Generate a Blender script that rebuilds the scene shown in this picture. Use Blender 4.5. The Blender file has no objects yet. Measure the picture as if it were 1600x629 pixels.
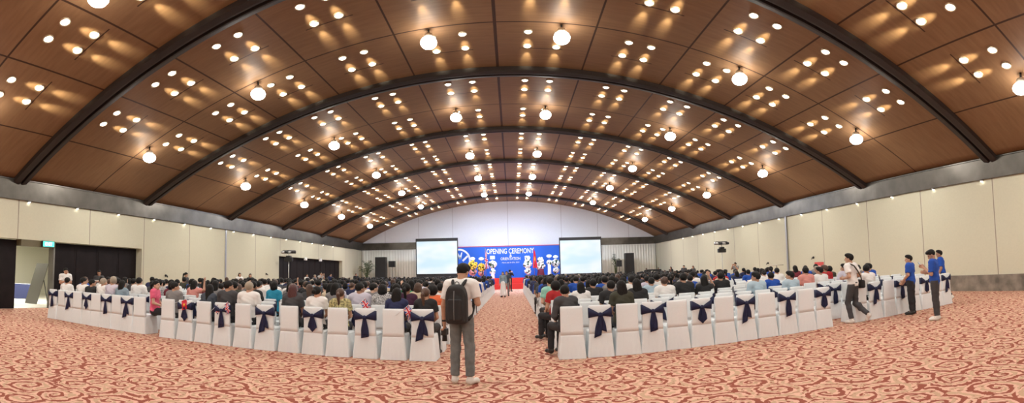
import bpy, bmesh, math, random
import numpy as np
from mathutils import Matrix, Vector

random.seed(11)
RNG = np.random.default_rng(5)
SC = bpy.context.scene
COL = SC.collection
PI = math.pi

# ------------------------------------------------------------------ camera (swept panorama: a central-cylindrical picture)
FPX, YC, PITCH, ROLL, YAW, EYE = 790.7, 373.04, .0658, -.0241, .001, 1.6
def cam_dir(x, y, z):
    c, s = math.cos(ROLL), math.sin(ROLL); x, z = c*x - s*z, s*x + c*z
    c, s = math.cos(PITCH), math.sin(PITCH); y, z = c*y - s*z, s*y + c*z
    c, s = math.cos(YAW), math.sin(YAW); x, y = c*x + s*y, -s*x + c*y
    return Vector((x, y, z))
cd = bpy.data.cameras.new('camera'); cam = bpy.data.objects.new('camera', cd); COL.objects.link(cam)
cd.type = 'PANO'; cd.panorama_type = 'CENTRAL_CYLINDRICAL'
cd.central_cylindrical_range_u_min = -800/FPX; cd.central_cylindrical_range_u_max = 800/FPX
cd.central_cylindrical_range_v_max = YC/FPX; cd.central_cylindrical_range_v_min = (YC-629)/FPX
cd.central_cylindrical_radius = 1.0
cd.clip_start = .05; cd.clip_end = 300
R_, F_, U_ = cam_dir(1, 0, 0), cam_dir(0, 1, 0), cam_dir(0, 0, 1)
M = Matrix((R_, U_, -F_)).transposed().to_4x4(); M.translation = (0, 0, EYE)
cam.matrix_world = M
SC.camera = cam

# ------------------------------------------------------------------ world, exposure, light strengths
w = bpy.data.worlds.new('world'); SC.world = w; w.use_nodes = True
w.node_tree.nodes['Background'].inputs[0].default_value = (.9, .93, 1, 1)
w.node_tree.nodes['Background'].inputs[1].default_value = .02
SC.view_settings.view_transform = 'Standard'; SC.view_settings.look = 'None'
SC.view_settings.exposure = 0.0; SC.view_settings.gamma = 1.0
SC.view_settings.use_curve_mapping = False
try:
    SC.cycles.use_denoising = True
    SC.cycles.max_bounces = 10; SC.cycles.diffuse_bounces = 6; SC.cycles.glossy_bounces = 3
    SC.cycles.sample_clamp_indirect = 4.0; SC.cycles.caustics_reflective = False; SC.cycles.caustics_refractive = False
    SC.cycles.use_light_tree = True
except Exception:
    pass
FLOOD_W = 125.0         # each big ceiling floodlight
SPOT_W = 230.0            # unseen spot added under each small downlight for a ceiling glow
STAGE_W = 3500.0        # the two par-can stands on the stage
WASH_W = 1000.0          # the two cool front lamps that wash the stage wall
FLOOD_COL = (1.0, .96, .90)
SPOT_COL = (1.0, .93, .66)

# ------------------------------------------------------------------ hall dimensions
WL, WR, DEP, HST, HSB, HA = -16.26, 15.55, 53.25, 4.99, 4.24, 9.12
BACK = -20.0
HW = (WR - WL)/2; CX = (WR + WL)/2; SAG = HA - HST; RAD = (HW*HW + SAG*SAG)/(2*SAG)
def arch_z(x): return HA - RAD + math.sqrt(max(0, RAD*RAD - (x - CX)**2))
def on_arc(s, off=0.0):           # point at arc length s from the ridge, off below the vault
    a = s/RAD; r = RAD - off
    return CX + r*math.sin(a), HA - RAD + r*math.cos(a)
ARC = RAD*math.asin(HW/RAD)
RIBS = [-19.5, -11.9, -4.4, 3.19, 10.9, 18.35, 25.95, 33.4, 41.0, 48.6]

# ================================================================== helpers
MATS = {}
def nodes_of(name):
    m = bpy.data.materials.new(name); m.use_nodes = True
    nt = m.node_tree; b = nt.nodes['Principled BSDF']
    MATS[name] = m
    return m, nt, b
def mat(name, col, rough=.6, metal=0.0, bump=0.0, bscale=60.0, var=0.0, vscale=8.0, sheen=0.0, spec=None):
    if name in MATS: return MATS[name]
    m, nt, b = nodes_of(name)
    b.inputs['Base Color'].default_value = (*col, 1); b.inputs['Roughness'].default_value = rough
    b.inputs['Metallic'].default_value = metal
    if spec is not None: b.inputs['Specular IOR Level'].default_value = spec
    if sheen: b.inputs['Sheen Weight'].default_value = sheen
    tc = nt.nodes.new('ShaderNodeTexCoord')
    if var:
        n = nt.nodes.new('ShaderNodeTexNoise'); n.inputs['Scale'].default_value = vscale; n.inputs['Detail'].default_value = 3
        nt.links.new(tc.outputs['Object'], n.inputs['Vector'])
        r = nt.nodes.new('ShaderNodeValToRGB'); r.color_ramp.elements[0].position = .3; r.color_ramp.elements[1].position = .7
        r.color_ramp.elements[0].color = (*[c*(1-var) for c in col], 1); r.color_ramp.elements[1].color = (*[min(1, c*(1+var)) for c in col], 1)
        nt.links.new(n.outputs['Fac'], r.inputs['Fac']); nt.links.new(r.outputs['Color'], b.inputs['Base Color'])
    if bump:
        n = nt.nodes.new('ShaderNodeTexNoise'); n.inputs['Scale'].default_value = bscale; n.inputs['Detail'].default_value = 2
        nt.links.new(tc.outputs['Object'], n.inputs['Vector'])
        bp = nt.nodes.new('ShaderNodeBump'); bp.inputs['Strength'].default_value = bump; bp.inputs['Distance'].default_value = .01
        nt.links.new(n.outputs['Fac'], bp.inputs['Height']); nt.links.new(bp.outputs['Normal'], b.inputs['Normal'])
    return m
def emat(name, col, strength, sample=False):
    if name in MATS: return MATS[name]
    m, nt, b = nodes_of(name)
    b.inputs['Base Color'].default_value = (*[min(1, c*.8) for c in col], 1); b.inputs['Roughness'].default_value = .4
    b.inputs['Emission Color'].default_value = (*col, 1); b.inputs['Emission Strength'].default_value = strength
    if not sample:
        try: m.cycles.emission_sampling = 'NONE'
        except Exception: pass
    return m
def mnode(nt, op, a, b=None, c=None):
    n = nt.nodes.new('ShaderNodeMath'); n.operation = op
    for i, v in enumerate((a, b, c)):
        if v is None: continue
        if isinstance(v, (int, float)): n.inputs[i].default_value = v
        else: nt.links.new(v, n.inputs[i])
    return n.outputs[0]
def line_mask(nt, coord, positions, half):      # 1 on any of the given positions of a coordinate
    out = None
    for p in positions:
        c = mnode(nt, 'COMPARE', coord, float(p), half)
        out = c if out is None else mnode(nt, 'MAXIMUM', out, c)
    return out

def mesh_obj(name, V, F, mats, parent=None, smooth=True, midx=None):
    me = bpy.data.meshes.new(name)
    V = np.asarray(V, dtype=np.float32).reshape(-1, 3)
    me.from_pydata(V.tolist(), [], [list(map(int, f)) for f in F] if not isinstance(F, np.ndarray) else F.tolist())
    for m in (mats if isinstance(mats, (list, tuple)) else [mats]): me.materials.append(m)
    if midx is not None: me.polygons.foreach_set('material_index', np.asarray(midx, dtype=np.int32))
    me.polygons.foreach_set('use_smooth', np.full(len(me.polygons), bool(smooth)))
    me.update()
    o = bpy.data.objects.new(name, me); COL.objects.link(o)
    if parent is not None: o.parent = parent
    return o
def bm_obj(name, bm, mats, parent=None, smooth=False):
    me = bpy.data.meshes.new(name)
    bmesh.ops.recalc_face_normals(bm, faces=bm.faces)
    bm.to_mesh(me); bm.free()
    for m in (mats if isinstance(mats, (list, tuple)) else [mats]): me.materials.append(m)
    if smooth: me.polygons.foreach_set('use_smooth', np.full(len(me.polygons), True))
    o = bpy.data.objects.new(name, me); COL.objects.link(o)
    if parent is not None: o.parent = parent
    return o
USED = {}
def tag(o, label, cat, group=None, kind=None):
    if label:
        if label in USED and not group: print('DUPLICATE LABEL', label)
        USED[label] = 1
        n = len(label.split())
        if n > 16 or n < 4: print('LABEL LENGTH', n, label)
        o['label'] = label
    if cat: o['category'] = cat
    if group: o['group'] = group
    if kind: o['kind'] = kind
    return o
def empty(name, loc, rz=0):
    o = bpy.data.objects.new(name, None); COL.objects.link(o); o.location = loc; o.rotation_euler = (0, 0, rz)
    o.empty_display_size = .1
    return o
def box(bm, x0, x1, y0, y1, z0, z1, bev=0.0, mi=0):
    vs = [bm.verts.new((x, y, z)) for x in (x0, x1) for y in (y0, y1) for z in (z0, z1)]
    idx = [(0, 1, 3, 2), (4, 6, 7, 5), (0, 4, 5, 1), (2, 3, 7, 6), (0, 2, 6, 4), (1, 5, 7, 3)]
    fs = []
    for i in idx:
        f = bm.faces.new([vs[k] for k in i]); f.material_index = mi; fs.append(f)
    if bev:
        es = list({e for f in fs for e in f.edges})
        bmesh.ops.bevel(bm, geom=es, offset=bev, segments=2, affect='EDGES', profile=.6)
def boxes(name, lst, m, parent=None, bev=0.0):
    bm = bmesh.new()
    for b in lst: box(bm, *b, bev=bev)
    return bm_obj(name, bm, m, parent)
def tube(bm, pts, rad, n=8, mi=0, cap=True):
    pts = [Vector(p) for p in pts]
    rads = rad if isinstance(rad, (list, tuple)) else [rad]*len(pts)
    rings = []
    for i, p in enumerate(pts):
        t = (pts[min(i+1, len(pts)-1)] - pts[max(i-1, 0)]).normalized()
        up = Vector((0, 0, 1)) if abs(t.z) < .9 else Vector((1, 0, 0))
        a = t.cross(up).normalized(); b = t.cross(a)
        rings.append([bm.verts.new(p + (a*math.cos(2*PI*k/n) + b*math.sin(2*PI*k/n))*rads[i]) for k in range(n)])
    for r0, r1 in zip(rings, rings[1:]):
        for k in range(n):
            f = bm.faces.new((r0[k], r0[(k+1) % n], r1[(k+1) % n], r1[k])); f.material_index = mi; f.smooth = True
    if cap:
        for r in (rings[0], rings[-1]):
            try: f = bm.faces.new(r); f.material_index = mi
            except ValueError: pass
def lathe(bm, prof, n=16, mi=0, c=(0, 0, 0)):    # prof: [(r, z)]
    rings = [[bm.verts.new((c[0]+r*math.cos(2*PI*k/n), c[1]+r*math.sin(2*PI*k/n), c[2]+z)) for k in range(n)] for r, z in prof]
    for r0, r1 in zip(rings, rings[1:]):
        for k in range(n):
            f = bm.faces.new((r0[k], r0[(k+1) % n], r1[(k+1) % n], r1[k])); f.material_index = mi; f.smooth = True
    for r in (rings[0], rings[-1]):
        f = bm.faces.new(r); f.material_index = mi
def ball(bm, c, r, mi=0, sub=1, sq=(1, 1, 1)):
    d = bmesh.ops.create_icosphere(bm, subdivisions=sub, radius=1.0)
    for v in d['verts']: v.co = Vector((c[0]+v.co.x*r*sq[0], c[1]+v.co.y*r*sq[1], c[2]+v.co.z*r*sq[2]))
    for f in {f for v in d['verts'] for f in v.link_faces}: f.material_index = mi; f.smooth = True
def dup(o, parent=None):
    c = o.copy(); COL.objects.link(c); c.parent = parent
    for ch in o.children: dup(ch, c)
    return c
ORD = ['zeroth', 'first', 'second', 'third', 'fourth', 'fifth', 'sixth', 'seventh', 'eighth', 'ninth', 'tenth', 'eleventh', 'twelfth',
       'thirteenth', 'fourteenth', 'fifteenth', 'sixteenth', 'seventeenth', 'eighteenth', 'nineteenth', 'twentieth']

# ================================================================== setting materials
def carpet_material():
    m, nt, b = nodes_of('scroll_carpet')
    tc = nt.nodes.new('ShaderNodeTexCoord')
    mp = nt.nodes.new('ShaderNodeMapping'); nt.links.new(tc.outputs['Object'], mp.inputs['Vector'])
    mp.inputs['Scale'].default_value = (1, 1, 1)
    # slight warp so that the scrolls are not perfect circles
    nz = nt.nodes.new('ShaderNodeTexNoise'); nz.noise_dimensions = '2D'; nz.inputs['Scale'].default_value = 3.0; nz.inputs['Detail'].default_value = 1
    nt.links.new(mp.outputs['Vector'], nz.inputs['Vector'])
    mx = nt.nodes.new('ShaderNodeVectorMath'); mx.operation = 'MULTIPLY_ADD'
    sub = nt.nodes.new('ShaderNodeVectorMath'); sub.operation = 'SUBTRACT'; sub.inputs[1].default_value = (.5, .5, .5)
    nt.links.new(nz.outputs['Color'], sub.inputs[0])
    nt.links.new(sub.outputs[0], mx.inputs[0]); mx.inputs[1].default_value = (.15, .15, 0); nt.links.new(mp.outputs['Vector'], mx.inputs[2])
    warped = mx.outputs[0]
    def scroll(scale, turns, seed, rmax):
        off = nt.nodes.new('ShaderNodeVectorMath'); off.operation = 'ADD'; off.inputs[1].default_value = (seed, seed*1.7, 0)
        nt.links.new(warped, off.inputs[0])
        sc = nt.nodes.new('ShaderNodeVectorMath'); sc.operation = 'SCALE'; sc.inputs['Scale'].default_value = scale
        nt.links.new(off.outputs[0], sc.inputs[0])
        vo = nt.nodes.new('ShaderNodeTexVoronoi'); vo.voronoi_dimensions = '2D'; vo.inputs['Scale'].default_value = 1.0
        vo.inputs['Randomness'].default_value = .75
        nt.links.new(sc.outputs[0], vo.inputs['Vector'])
        d = nt.nodes.new('ShaderNodeVectorMath'); d.operation = 'SUBTRACT'
        nt.links.new(sc.outputs[0], d.inputs[0]); nt.links.new(vo.outputs['Position'], d.inputs[1])
        sp = nt.nodes.new('ShaderNodeSeparateXYZ'); nt.links.new(d.outputs[0], sp.inputs[0])
        cs = nt.nodes.new('ShaderNodeSeparateColor'); nt.links.new(vo.outputs['Color'], cs.inputs[0])
        sign = mnode(nt, 'SUBTRACT', mnode(nt, 'MULTIPLY', mnode(nt, 'GREATER_THAN', cs.outputs[0], .5), 2.0), 1.0)
        ang = mnode(nt, 'MULTIPLY', mnode(nt, 'ARCTAN2', sp.outputs[1], sp.outputs[0]), sign)
        r = vo.outputs['Distance']
        ph = mnode(nt, 'ADD', mnode(nt, 'ADD', ang, mnode(nt, 'MULTIPLY', mnode(nt, 'POWER', r, .75), turns)), mnode(nt, 'MULTIPLY', cs.outputs[1], 6.28))
        s = mnode(nt, 'SINE', ph)
        return s, r, cs.outputs[2], sp
    s1, r1, c1, _ = scroll(1.85, 17.0, 3.1, .5)
    s2, r2, c2, _ = scroll(4.2, 11.0, 8.4, .5)
    n2 = nt.nodes.new('ShaderNodeTexNoise'); n2.noise_dimensions = '2D'; n2.inputs['Scale'].default_value = 12.0; n2.inputs['Detail'].default_value = 2
    nt.links.new(warped, n2.inputs['Vector'])
    br = mnode(nt, 'MULTIPLY', mnode(nt, 'SUBTRACT', n2.outputs['Fac'], .5), 1.9)
    dark1 = mnode(nt, 'GREATER_THAN', mnode(nt, 'ADD', s1, br), .52)
    dark2 = mnode(nt, 'GREATER_THAN', mnode(nt, 'ADD', s2, br), 1.0)
    dark = mnode(nt, 'MINIMUM', mnode(nt, 'MAXIMUM', dark1, dark2), 1.0)
    tan = mnode(nt, 'GREATER_THAN', mnode(nt, 'ADD', mnode(nt, 'MULTIPLY', s1, -1.0), br), .62)
    mix = nt.nodes.new('ShaderNodeMix'); mix.data_type = 'RGBA'
    mix.inputs['A'].default_value = (.72, .44, .33, 1); mix.inputs['B'].default_value = (.55, .355, .235, 1)
    nt.links.new(tan, mix.inputs['Factor'])
    mix2 = nt.nodes.new('ShaderNodeMix'); mix2.data_type = 'RGBA'
    nt.links.new(dark, mix2.inputs['Factor']); nt.links.new(mix.outputs['Result'], mix2.inputs['A'])
    mix2.inputs['B'].default_value = (.30, .088, .058, 1)
    nt.links.new(mix2.outputs['Result'], b.inputs['Base Color'])
    b.inputs['Roughness'].default_value = .95; b.inputs['Specular IOR Level'].default_value = .1
    fz = nt.nodes.new('ShaderNodeTexNoise'); fz.inputs['Scale'].default_value = 260
    nt.links.new(tc.outputs['Object'], fz.inputs['Vector'])
    bp = nt.nodes.new('ShaderNodeBump'); bp.inputs['Strength'].default_value = .35; bp.inputs['Distance'].default_value = .006
    nt.links.new(fz.outputs['Fac'], bp.inputs['Height']); nt.links.new(bp.outputs['Normal'], b.inputs['Normal'])
    return m
JOINTS = [0, 3.1, 6.1, 8.85, 11.15, 13.9]
def ceiling_material():
    m, nt, b = nodes_of('ceiling_wood')
    uv = nt.nodes.new('ShaderNodeUVMap'); uv.uv_map = 'vault'
    sp = nt.nodes.new('ShaderNodeSeparateXYZ'); nt.links.new(uv.outputs[0], sp.inputs[0])
    arc, dep = sp.outputs[0], sp.outputs[1]
    lines = line_mask(nt, mnode(nt, 'ABSOLUTE', arc), JOINTS, .03)
    lines = mnode(nt, 'MAXIMUM', lines, line_mask(nt, arc, [0], .05))
    lines = mnode(nt, 'MAXIMUM', lines, line_mask(nt, dep, [r + 3.85 for r in RIBS], .03))
    # a fine groove behind each cluster of lamps
    gm = line_mask(nt, mnode(nt, 'ABSOLUTE', arc), [1.5, 4.62, 7.3, 9.75, 12.25], .72)
    lines = mnode(nt, 'MAXIMUM', lines, mnode(nt, 'MULTIPLY', gm, line_mask(nt, dep, [r+d for r in RIBS for d in (2.2, 5.65)], .022)))
    tc = nt.nodes.new('ShaderNodeTexCoord')
    mp = nt.nodes.new('ShaderNodeMapping'); mp.inputs['Scale'].default_value = (1.2, 9.0, 1.2)
    nt.links.new(tc.outputs['Object'], mp.inputs['Vector'])
    n = nt.nodes.new('ShaderNodeTexNoise'); n.inputs['Scale'].default_value = 1.0; n.inputs['Detail'].default_value = 4
    nt.links.new(mp.outputs['Vector'], n.inputs['Vector'])
    r = nt.nodes.new('ShaderNodeValToRGB')
    r.color_ramp.elements[0].position = .25; r.color_ramp.elements[0].color = (.215, .118, .058, 1)
    r.color_ramp.elements[1].position = .75; r.color_ramp.elements[1].color = (.275, .155, .078, 1)
    nt.links.new(n.outputs['Fac'], r.inputs['Fac'])
    mix = nt.nodes.new('ShaderNodeMix'); mix.data_type = 'RGBA'
    nt.links.new(lines, mix.inputs['Factor']); nt.links.new(r.outputs['Color'], mix.inputs['A']); mix.inputs['B'].default_value = (.05, .022, .012, 1)
    nt.links.new(mix.outputs['Result'], b.inputs['Base Color'])
    b.inputs['Roughness'].default_value = .55; b.inputs['Specular IOR Level'].default_value = .22
    return m
def panel_wall_material(name, col, axis, joints, dark=(.30, .26, .20)):
    m, nt, b = nodes_of(name)
    tc = nt.nodes.new('ShaderNodeTexCoord'); sp = nt.nodes.new('ShaderNodeSeparateXYZ'); nt.links.new(tc.outputs['Object'], sp.inputs[0])
    lines = line_mask(nt, sp.outputs[axis], joints, .022)
    n = nt.nodes.new('ShaderNodeTexNoise'); n.inputs['Scale'].default_value = 14; n.inputs['Detail'].default_value = 3
    nt.links.new(tc.outputs['Object'], n.inputs['Vector'])
    r = nt.nodes.new('ShaderNodeValToRGB')
    r.color_ramp.elements[0].position = .3; r.color_ramp.elements[0].color = (*[c*.96 for c in col], 1)
    r.color_ramp.elements[1].position = .7; r.color_ramp.elements[1].color = (*col, 1)
    nt.links.new(n.outputs['Fac'], r.inputs['Fac'])
    mix = nt.nodes.new('ShaderNodeMix'); mix.data_type = 'RGBA'
    nt.links.new(lines, mix.inputs['Factor']); nt.links.new(r.outputs['Color'], mix.inputs['A']); mix.inputs['B'].default_value = (*dark, 1)
    nt.links.new(mix.outputs['Result'], b.inputs['Base Color']); b.inputs['Roughness'].default_value = .85
    return m
CARPET = carpet_material(); CEIL = ceiling_material()
WALLM = panel_wall_material('fabric_wall_panel', (.61, .59, .45), 1, [-15.5, -11.8, -8, -4.2, -.3, 3.4, 7.2, 10.95, 14.7, 18.25, 21.95, 25.6, 29.3, 33.0, 36.7, 40.4, 44.1, 47.8, 51.5])
FRONTM = panel_wall_material('front_wall_panel', (.84, .86, .90), 0, [-13.6, -9.9, -6.2, -.35, 5.3, 9.2, 12.6], (.55, .54, .56))
STEEL = mat('brushed_steel', (.105, .096, .084), .34, .85, bump=.05, bscale=30, var=.25, vscale=1.4)
DARKWOOD = mat('dark_wood_panel', (.009, .0055, .006), .65, var=.3, vscale=3, spec=.2)
RIBM = mat('dark_rib_wood', (.024, .015, .012), .55)
RIBM2 = mat('rib_groove', (.018, .011, .009), .6)
MARBLE = mat('brown_marble', (.21, .185, .15), .35, var=.45, vscale=2.5)
CURTAIN = mat('stage_drape_cloth', (.88, .88, .80), .9, bump=.1, bscale=40)
BLACKBOX = mat('black_laminate', (.012, .012, .013), .5)
BLACKMET = mat('black_metal', (.02, .02, .022), .4, .3)
GREYMET = mat('grey_metal', (.42, .42, .42), .35, .7)
DARKGRILLE = mat('speaker_grille', (.02, .02, .02), .8, bump=.6, bscale=200)

# ================================================================== setting
def st(o): o['kind'] = 'structure'; return o
st(boxes('floor', [(-26.4, 18, BACK-.3, DEP+.4, -.25, 0)], CARPET))
def vault(y0, y1):
    n = 72; ss = np.linspace(-ARC, ARC, n+1); ys = [y0, y1]
    V, uv, F = [], [], []
    for y in ys:
        for s in ss: V.append((on_arc(s)[0], y, on_arc(s)[1])); uv.append((s, y))
    for y in ys:
        for s in ss: V.append((on_arc(s, -.15)[0], y, on_arc(s, -.15)[1])); uv.append((s, y))
    k = n+1
    for i in range(n):
        F.append((i, i+1, k+i+1, k+i)); F.append((2*k+i, 3*k+i, 3*k+i+1, 2*k+i+1))
    F.append((0, k, 3*k, 2*k)); F.append((n, 2*k+n, 3*k+n, k+n))
    o = mesh_obj('ceiling', V, F, CEIL)
    ul = o.data.uv_layers.new(name='vault')
    for l in o.data.loops: ul.data[l.index].uv = uv[l.vertex_index]
    return st(o)
vault(BACK-.3, DEP+.3)
def rib(y, idx):
    n = 64; prof = [(-.30, 0, 0), (-.30, .16, 0), (-.12, .20, 0), (-.06, .20, 1), (-.06, .10, 1), (.06, .10, 1), (.06, .20, 0), (.12, .20, 0), (.30, .16, 0), (.30, 0, 0)]
    V, F, mi = [], [], []
    for i in range(n+1):
        s = -ARC + 2*ARC*i/n
        for dy, off, _ in prof:
            x, z = on_arc(s, off); V.append((x, y+dy, z))
    p = len(prof)
    for i in range(n):
        for k in range(p-1):
            F.append((i*p+k, i*p+k+1, (i+1)*p+k+1, (i+1)*p+k)); mi.append(1 if k in (3, 4, 5) else 0)
    st(mesh_obj('trim_%d' % idx, V, F, [RIBM, RIBM2], smooth=False, midx=mi))
for i, y in enumerate(RIBS): rib(y, i+1)
# left wall with its two folding-door openings, right wall, back wall
OPL = [(6.5, 18.13, 2.72), (32.8, 46.7, 2.92)]
bl = [(WL-.35, WL, BACK, OPL[0][0], 0, HSB), (WL-.35, WL, OPL[0][0], OPL[0][1], OPL[0][2], HSB), (WL-.35, WL, OPL[0][1], OPL[1][0], 0, HSB),
      (WL-.35, WL, OPL[1][0], OPL[1][1], OPL[1][2], HSB), (WL-.35, WL, OPL[1][1], DEP, 0, HSB), (WL-.35, WL-.05, BACK, DEP, HSB, HST+.3)]
st(boxes('wall_left', bl, WALLM))
st(boxes('wall_right', [(WR, WR+.35, BACK, DEP, 0, HSB), (WR+.05, WR+.35, BACK, DEP, HSB, HST+.3)], WALLM))
def arched_wall(name, y0, y1, m):
    n = 48; V, F = [], []
    for y in (y0, y1):
        for i in range(n+1):
            x = WL + (WR-WL)*i/n; V.append((x, y, 0)); V.append((x, y, arch_z(x)+.05))
    k = 2*(n+1)
    for i in range(n):
        a = 2*i
        F.append((a, a+2, a+3, a+1)); F.append((k+a, k+a+1, k+a+3, k+a+2))
        F.append((a+1, a+3, k+a+3, k+a+1))
    st(mesh_obj(name, V, F, m, smooth=False))
arched_wall('wall_front', DEP, DEP+.3, FRONTM)
arched_wall('wall_back', BACK-.3, BACK, WALLM)
# steel ledge round the room, open underneath where the small lights sit
st(boxes('trim_left', [(WL, WL+.10, BACK, DEP, HSB, HST), (WL-.02, WL+.14, BACK, DEP, HST, HST+.04)], STEEL))
st(boxes('trim_right', [(WR-.10, WR, BACK, DEP, HSB, HST), (WR-.14, WR+.02, BACK, DEP, HST, HST+.04)], STEEL))
st(boxes('trim_front', [(WL+.1, -9.75, DEP-.12, DEP, HSB, HST), (9.2, WR-.1, DEP-.12, DEP, HSB, HST)], STEEL))
st(boxes('baseboard_right', [(WR-.05, WR, BACK, DEP, 0, .62)], MARBLE))
st(boxes('baseboard_left', [(WL, WL+.05, 18.2, 32.7, 0, .62), (WL, WL+.05, 46.8, DEP, 0, .62)], MARBLE))
bm = bmesh.new(); box(bm, WR-.09, WR-.045, 25.53, 25.67, .62, HST); st(bm_obj('trim_post', bm, GREYMET))
bm = bmesh.new(); box(bm, WL+.002, WL+.03, 25.53, 25.67, .62, HST); st(bm_obj('trim_post_left', bm, GREYMET))
# pleated drapes hung across the lower front wall
def drape(x0, x1, name):
    n = int((x1-x0)/.045); V, F = [], []
    zs = [0.02, 2.0, HSB-.02]
    for j, z in enumerate(zs):
        for i in range(n+1):
            x = x0 + (x1-x0)*i/n; a = .028*(1.15-.25*j)
            V.append((x, DEP-.16-.06 + a*math.sin(x*2*PI/.30 + .6*math.sin(x*1.7)), z))
    k = n+1
    for j in range(2):
        for i in range(n): F.append((j*k+i, j*k+i+1, (j+1)*k+i+1, (j+1)*k+i))
    o = mesh_obj(name, V, F, CURTAIN)
    md = o.modifiers.new('thickness', 'SOLIDIFY'); md.thickness = .01
    return o
tag(drape(WL+.12, -6.6, 'stage_drape'), 'pale pleated drape on the front wall behind the projection screen with the potted palm', 'drape')
tag(drape(6.4, WR-.12, 'stage_drape'), 'pale pleated drape on the front wall behind the screen beside the black table', 'drape')

# left folding doors, recessed in their openings, and the lit foyer behind the gap
def door_leaf(idx, y0, y1, h, x=WL-.34, leaves=None):
    bm = bmesh.new(); n = leaves or max(1, round((y1-y0)/1.3)); ww = (y1-y0)/n
    for i in range(n):
        box(bm, x-.06, x, y0+i*ww+.006, y0+(i+1)*ww-.006, .01, h-.02, bev=.008)
        box(bm, x, x+.015, y0+i*ww+.10, y0+(i+1)*ww-.10, .25, h-.25)
    o = bm_obj('door_%d' % idx, bm, DARKWOOD); st(o)
    return o
door_leaf(1, 6.55, 11.15, 2.72); door_leaf(2, 12.85, 18.1, 2.72); door_leaf(3, 32.85, 46.65, 2.92)
st(boxes('trim_lintel', [(WL-.40, WL-.02, 11.15, 12.85, 2.47, 2.72)], mat('olive_lintel', (.13, .11, .06), .6)))
st(boxes('trim_jamb', [(WL-.36, WL-.04, 12.78, 12.86, 0, 2.47)], mat('grey_jamb', (.18, .18, .16), .6)))
FOY = mat('foyer_cream', (.80, .78, .68), .85)
st(boxes('wall_foyer', [(-26.3, -26.0, 6, 25, 0, 3.2), (-26.3, WL-.45, 5.7, 6, 0, 3.2), (-26.3, WL-.45, 25, 25.3, 0, 3.2), (-26.3, WL-.42, 5.7, 25.3, 3.2, 3.4)], FOY))
st(boxes('floor_foyer', [(-26.0, WL-.40, 6, 25, 0, .012)], mat('foyer_stone', (.62, .60, .52), .35)))
def add_foyer_fill():  # unseen lamp added to brighten the foyer
    o = empty('foyer_fill_lamp', (-20.5, 14.0, 3.2))
    bm = bmesh.new(); lathe(bm, [(.28, 0), (.30, -.03), (.26, -.08), (.02, -.09)], 20); bm_obj('diffuser', bm, emat('foyer_fill_glow', (1, .95, .85), 4), o)
    ld = bpy.data.lights.new('foyer_fill_light', 'AREA'); ld.shape = 'DISK'; ld.size = .5; ld.energy = 480; ld.color = (1, .95, .84)
    lo = bpy.data.objects.new('foyer_fill_light', ld); COL.objects.link(lo); lo.parent = o; lo.location = (0, 0, -.11)
    tag(o, 'unseen round lamp added to light the foyer beyond the open door', 'lamp')
add_foyer_fill()
# second opening: backing wall so the recess is closed
st(boxes('wall_alcove', [(WL-.75, WL-.45, 32.5, 47, 0, 3.3), (WL-.75, WL-.34, 32.4, 32.8, 0, 3.3), (WL-.75, WL-.34, 46.7, 47.1, 0, 3.3)], DARKWOOD))

# ================================================================== ceiling lamps
LENS = emat('lamp_lens_glow', (1, .93, .76), 7.0)
RINGM = mat('lamp_ring', (.55, .46, .33), .35, .6)
FLENS = emat('flood_lens_glow', (1, .97, .90), 30.0)
spot_data = bpy.data.lights.new('ceiling_glow_spot', 'SPOT'); spot_data.energy = SPOT_W; spot_data.spot_size = math.radians(28); spot_data.spot_blend = 1.0
spot_data.color = SPOT_COL; spot_data.shadow_soft_size = .05
def downlight_proto():
    bm = bmesh.new(); lathe(bm, [(.135, .06), (.150, -.005), (.150, -.03), (.128, -.035), (.118, .0), (.10, .05)], 20)
    r = bm_obj('ceiling_downlight', bm, RINGM, smooth=True)
    bm = bmesh.new(); lathe(bm, [(.119, -.012), (.09, -.040), (.04, -.052), (.01, -.054)], 20); bm_obj('lens', bm, LENS, r)
    lo = bpy.data.objects.new('ceiling_glow_spot', spot_data); COL.objects.link(lo); lo.parent = r
    lo.location = (0, .05, -.28)  # bodiless spot below the lens, aimed up to make a glow
    lo.rotation_euler = Vector((0, .85, .28)).to_track_quat('-Z', 'Y').to_euler()
    return r
DL = downlight_proto(); dl_used = False
CLUST = [(1.03, 2.0), (4.25, 5.0), (6.95, 7.7), (9.4, 10.1), (11.9, 12.6)]
lamps = []
for bi, r in enumerate(RIBS):
    for half, (a, b_) in enumerate(((1.0, 2.0), (4.45, 5.45))):
        if bi < 3 or (bi == 3 and half == 0): continue
        if r + b_ > DEP - .5: continue
        for side in (-1, 1):
            for ci, cl in enumerate(CLUST):
                for ai, s in enumerate(cl):
                    for yi, yy in enumerate((a, b_)):
                        lamps.append((r+yy, side, ci, ai, yi, bi, half, s))
lamps.sort(key=lambda t: (t[5], t[6]))
rowno = {}
far = []
for (y, side, ci, ai, yi, bi, half, s) in lamps:
    row = rowno.setdefault((bi, half), len(rowno)+1)
    x, z = on_arc(side*s, .005)
    if row > 7:
        far.append((x, y, z, side*s)); continue
    o = DL if not dl_used else dup(DL)
    dl_used = True
    o.location = (x, y, z); o.rotation_euler = (0, side*s/RAD, 0)
    o['label'] = ''
    tag(o, 'small ceiling light, %s %s of its four, %s column %s of ridge, %s panel row' % (('near', 'far')[yi], ('inner', 'outer')[ai], ORD[ci+1], ('left', 'right')[side > 0], ORD[row]),
        'ceiling light', 'small round ceiling lights')
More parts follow.
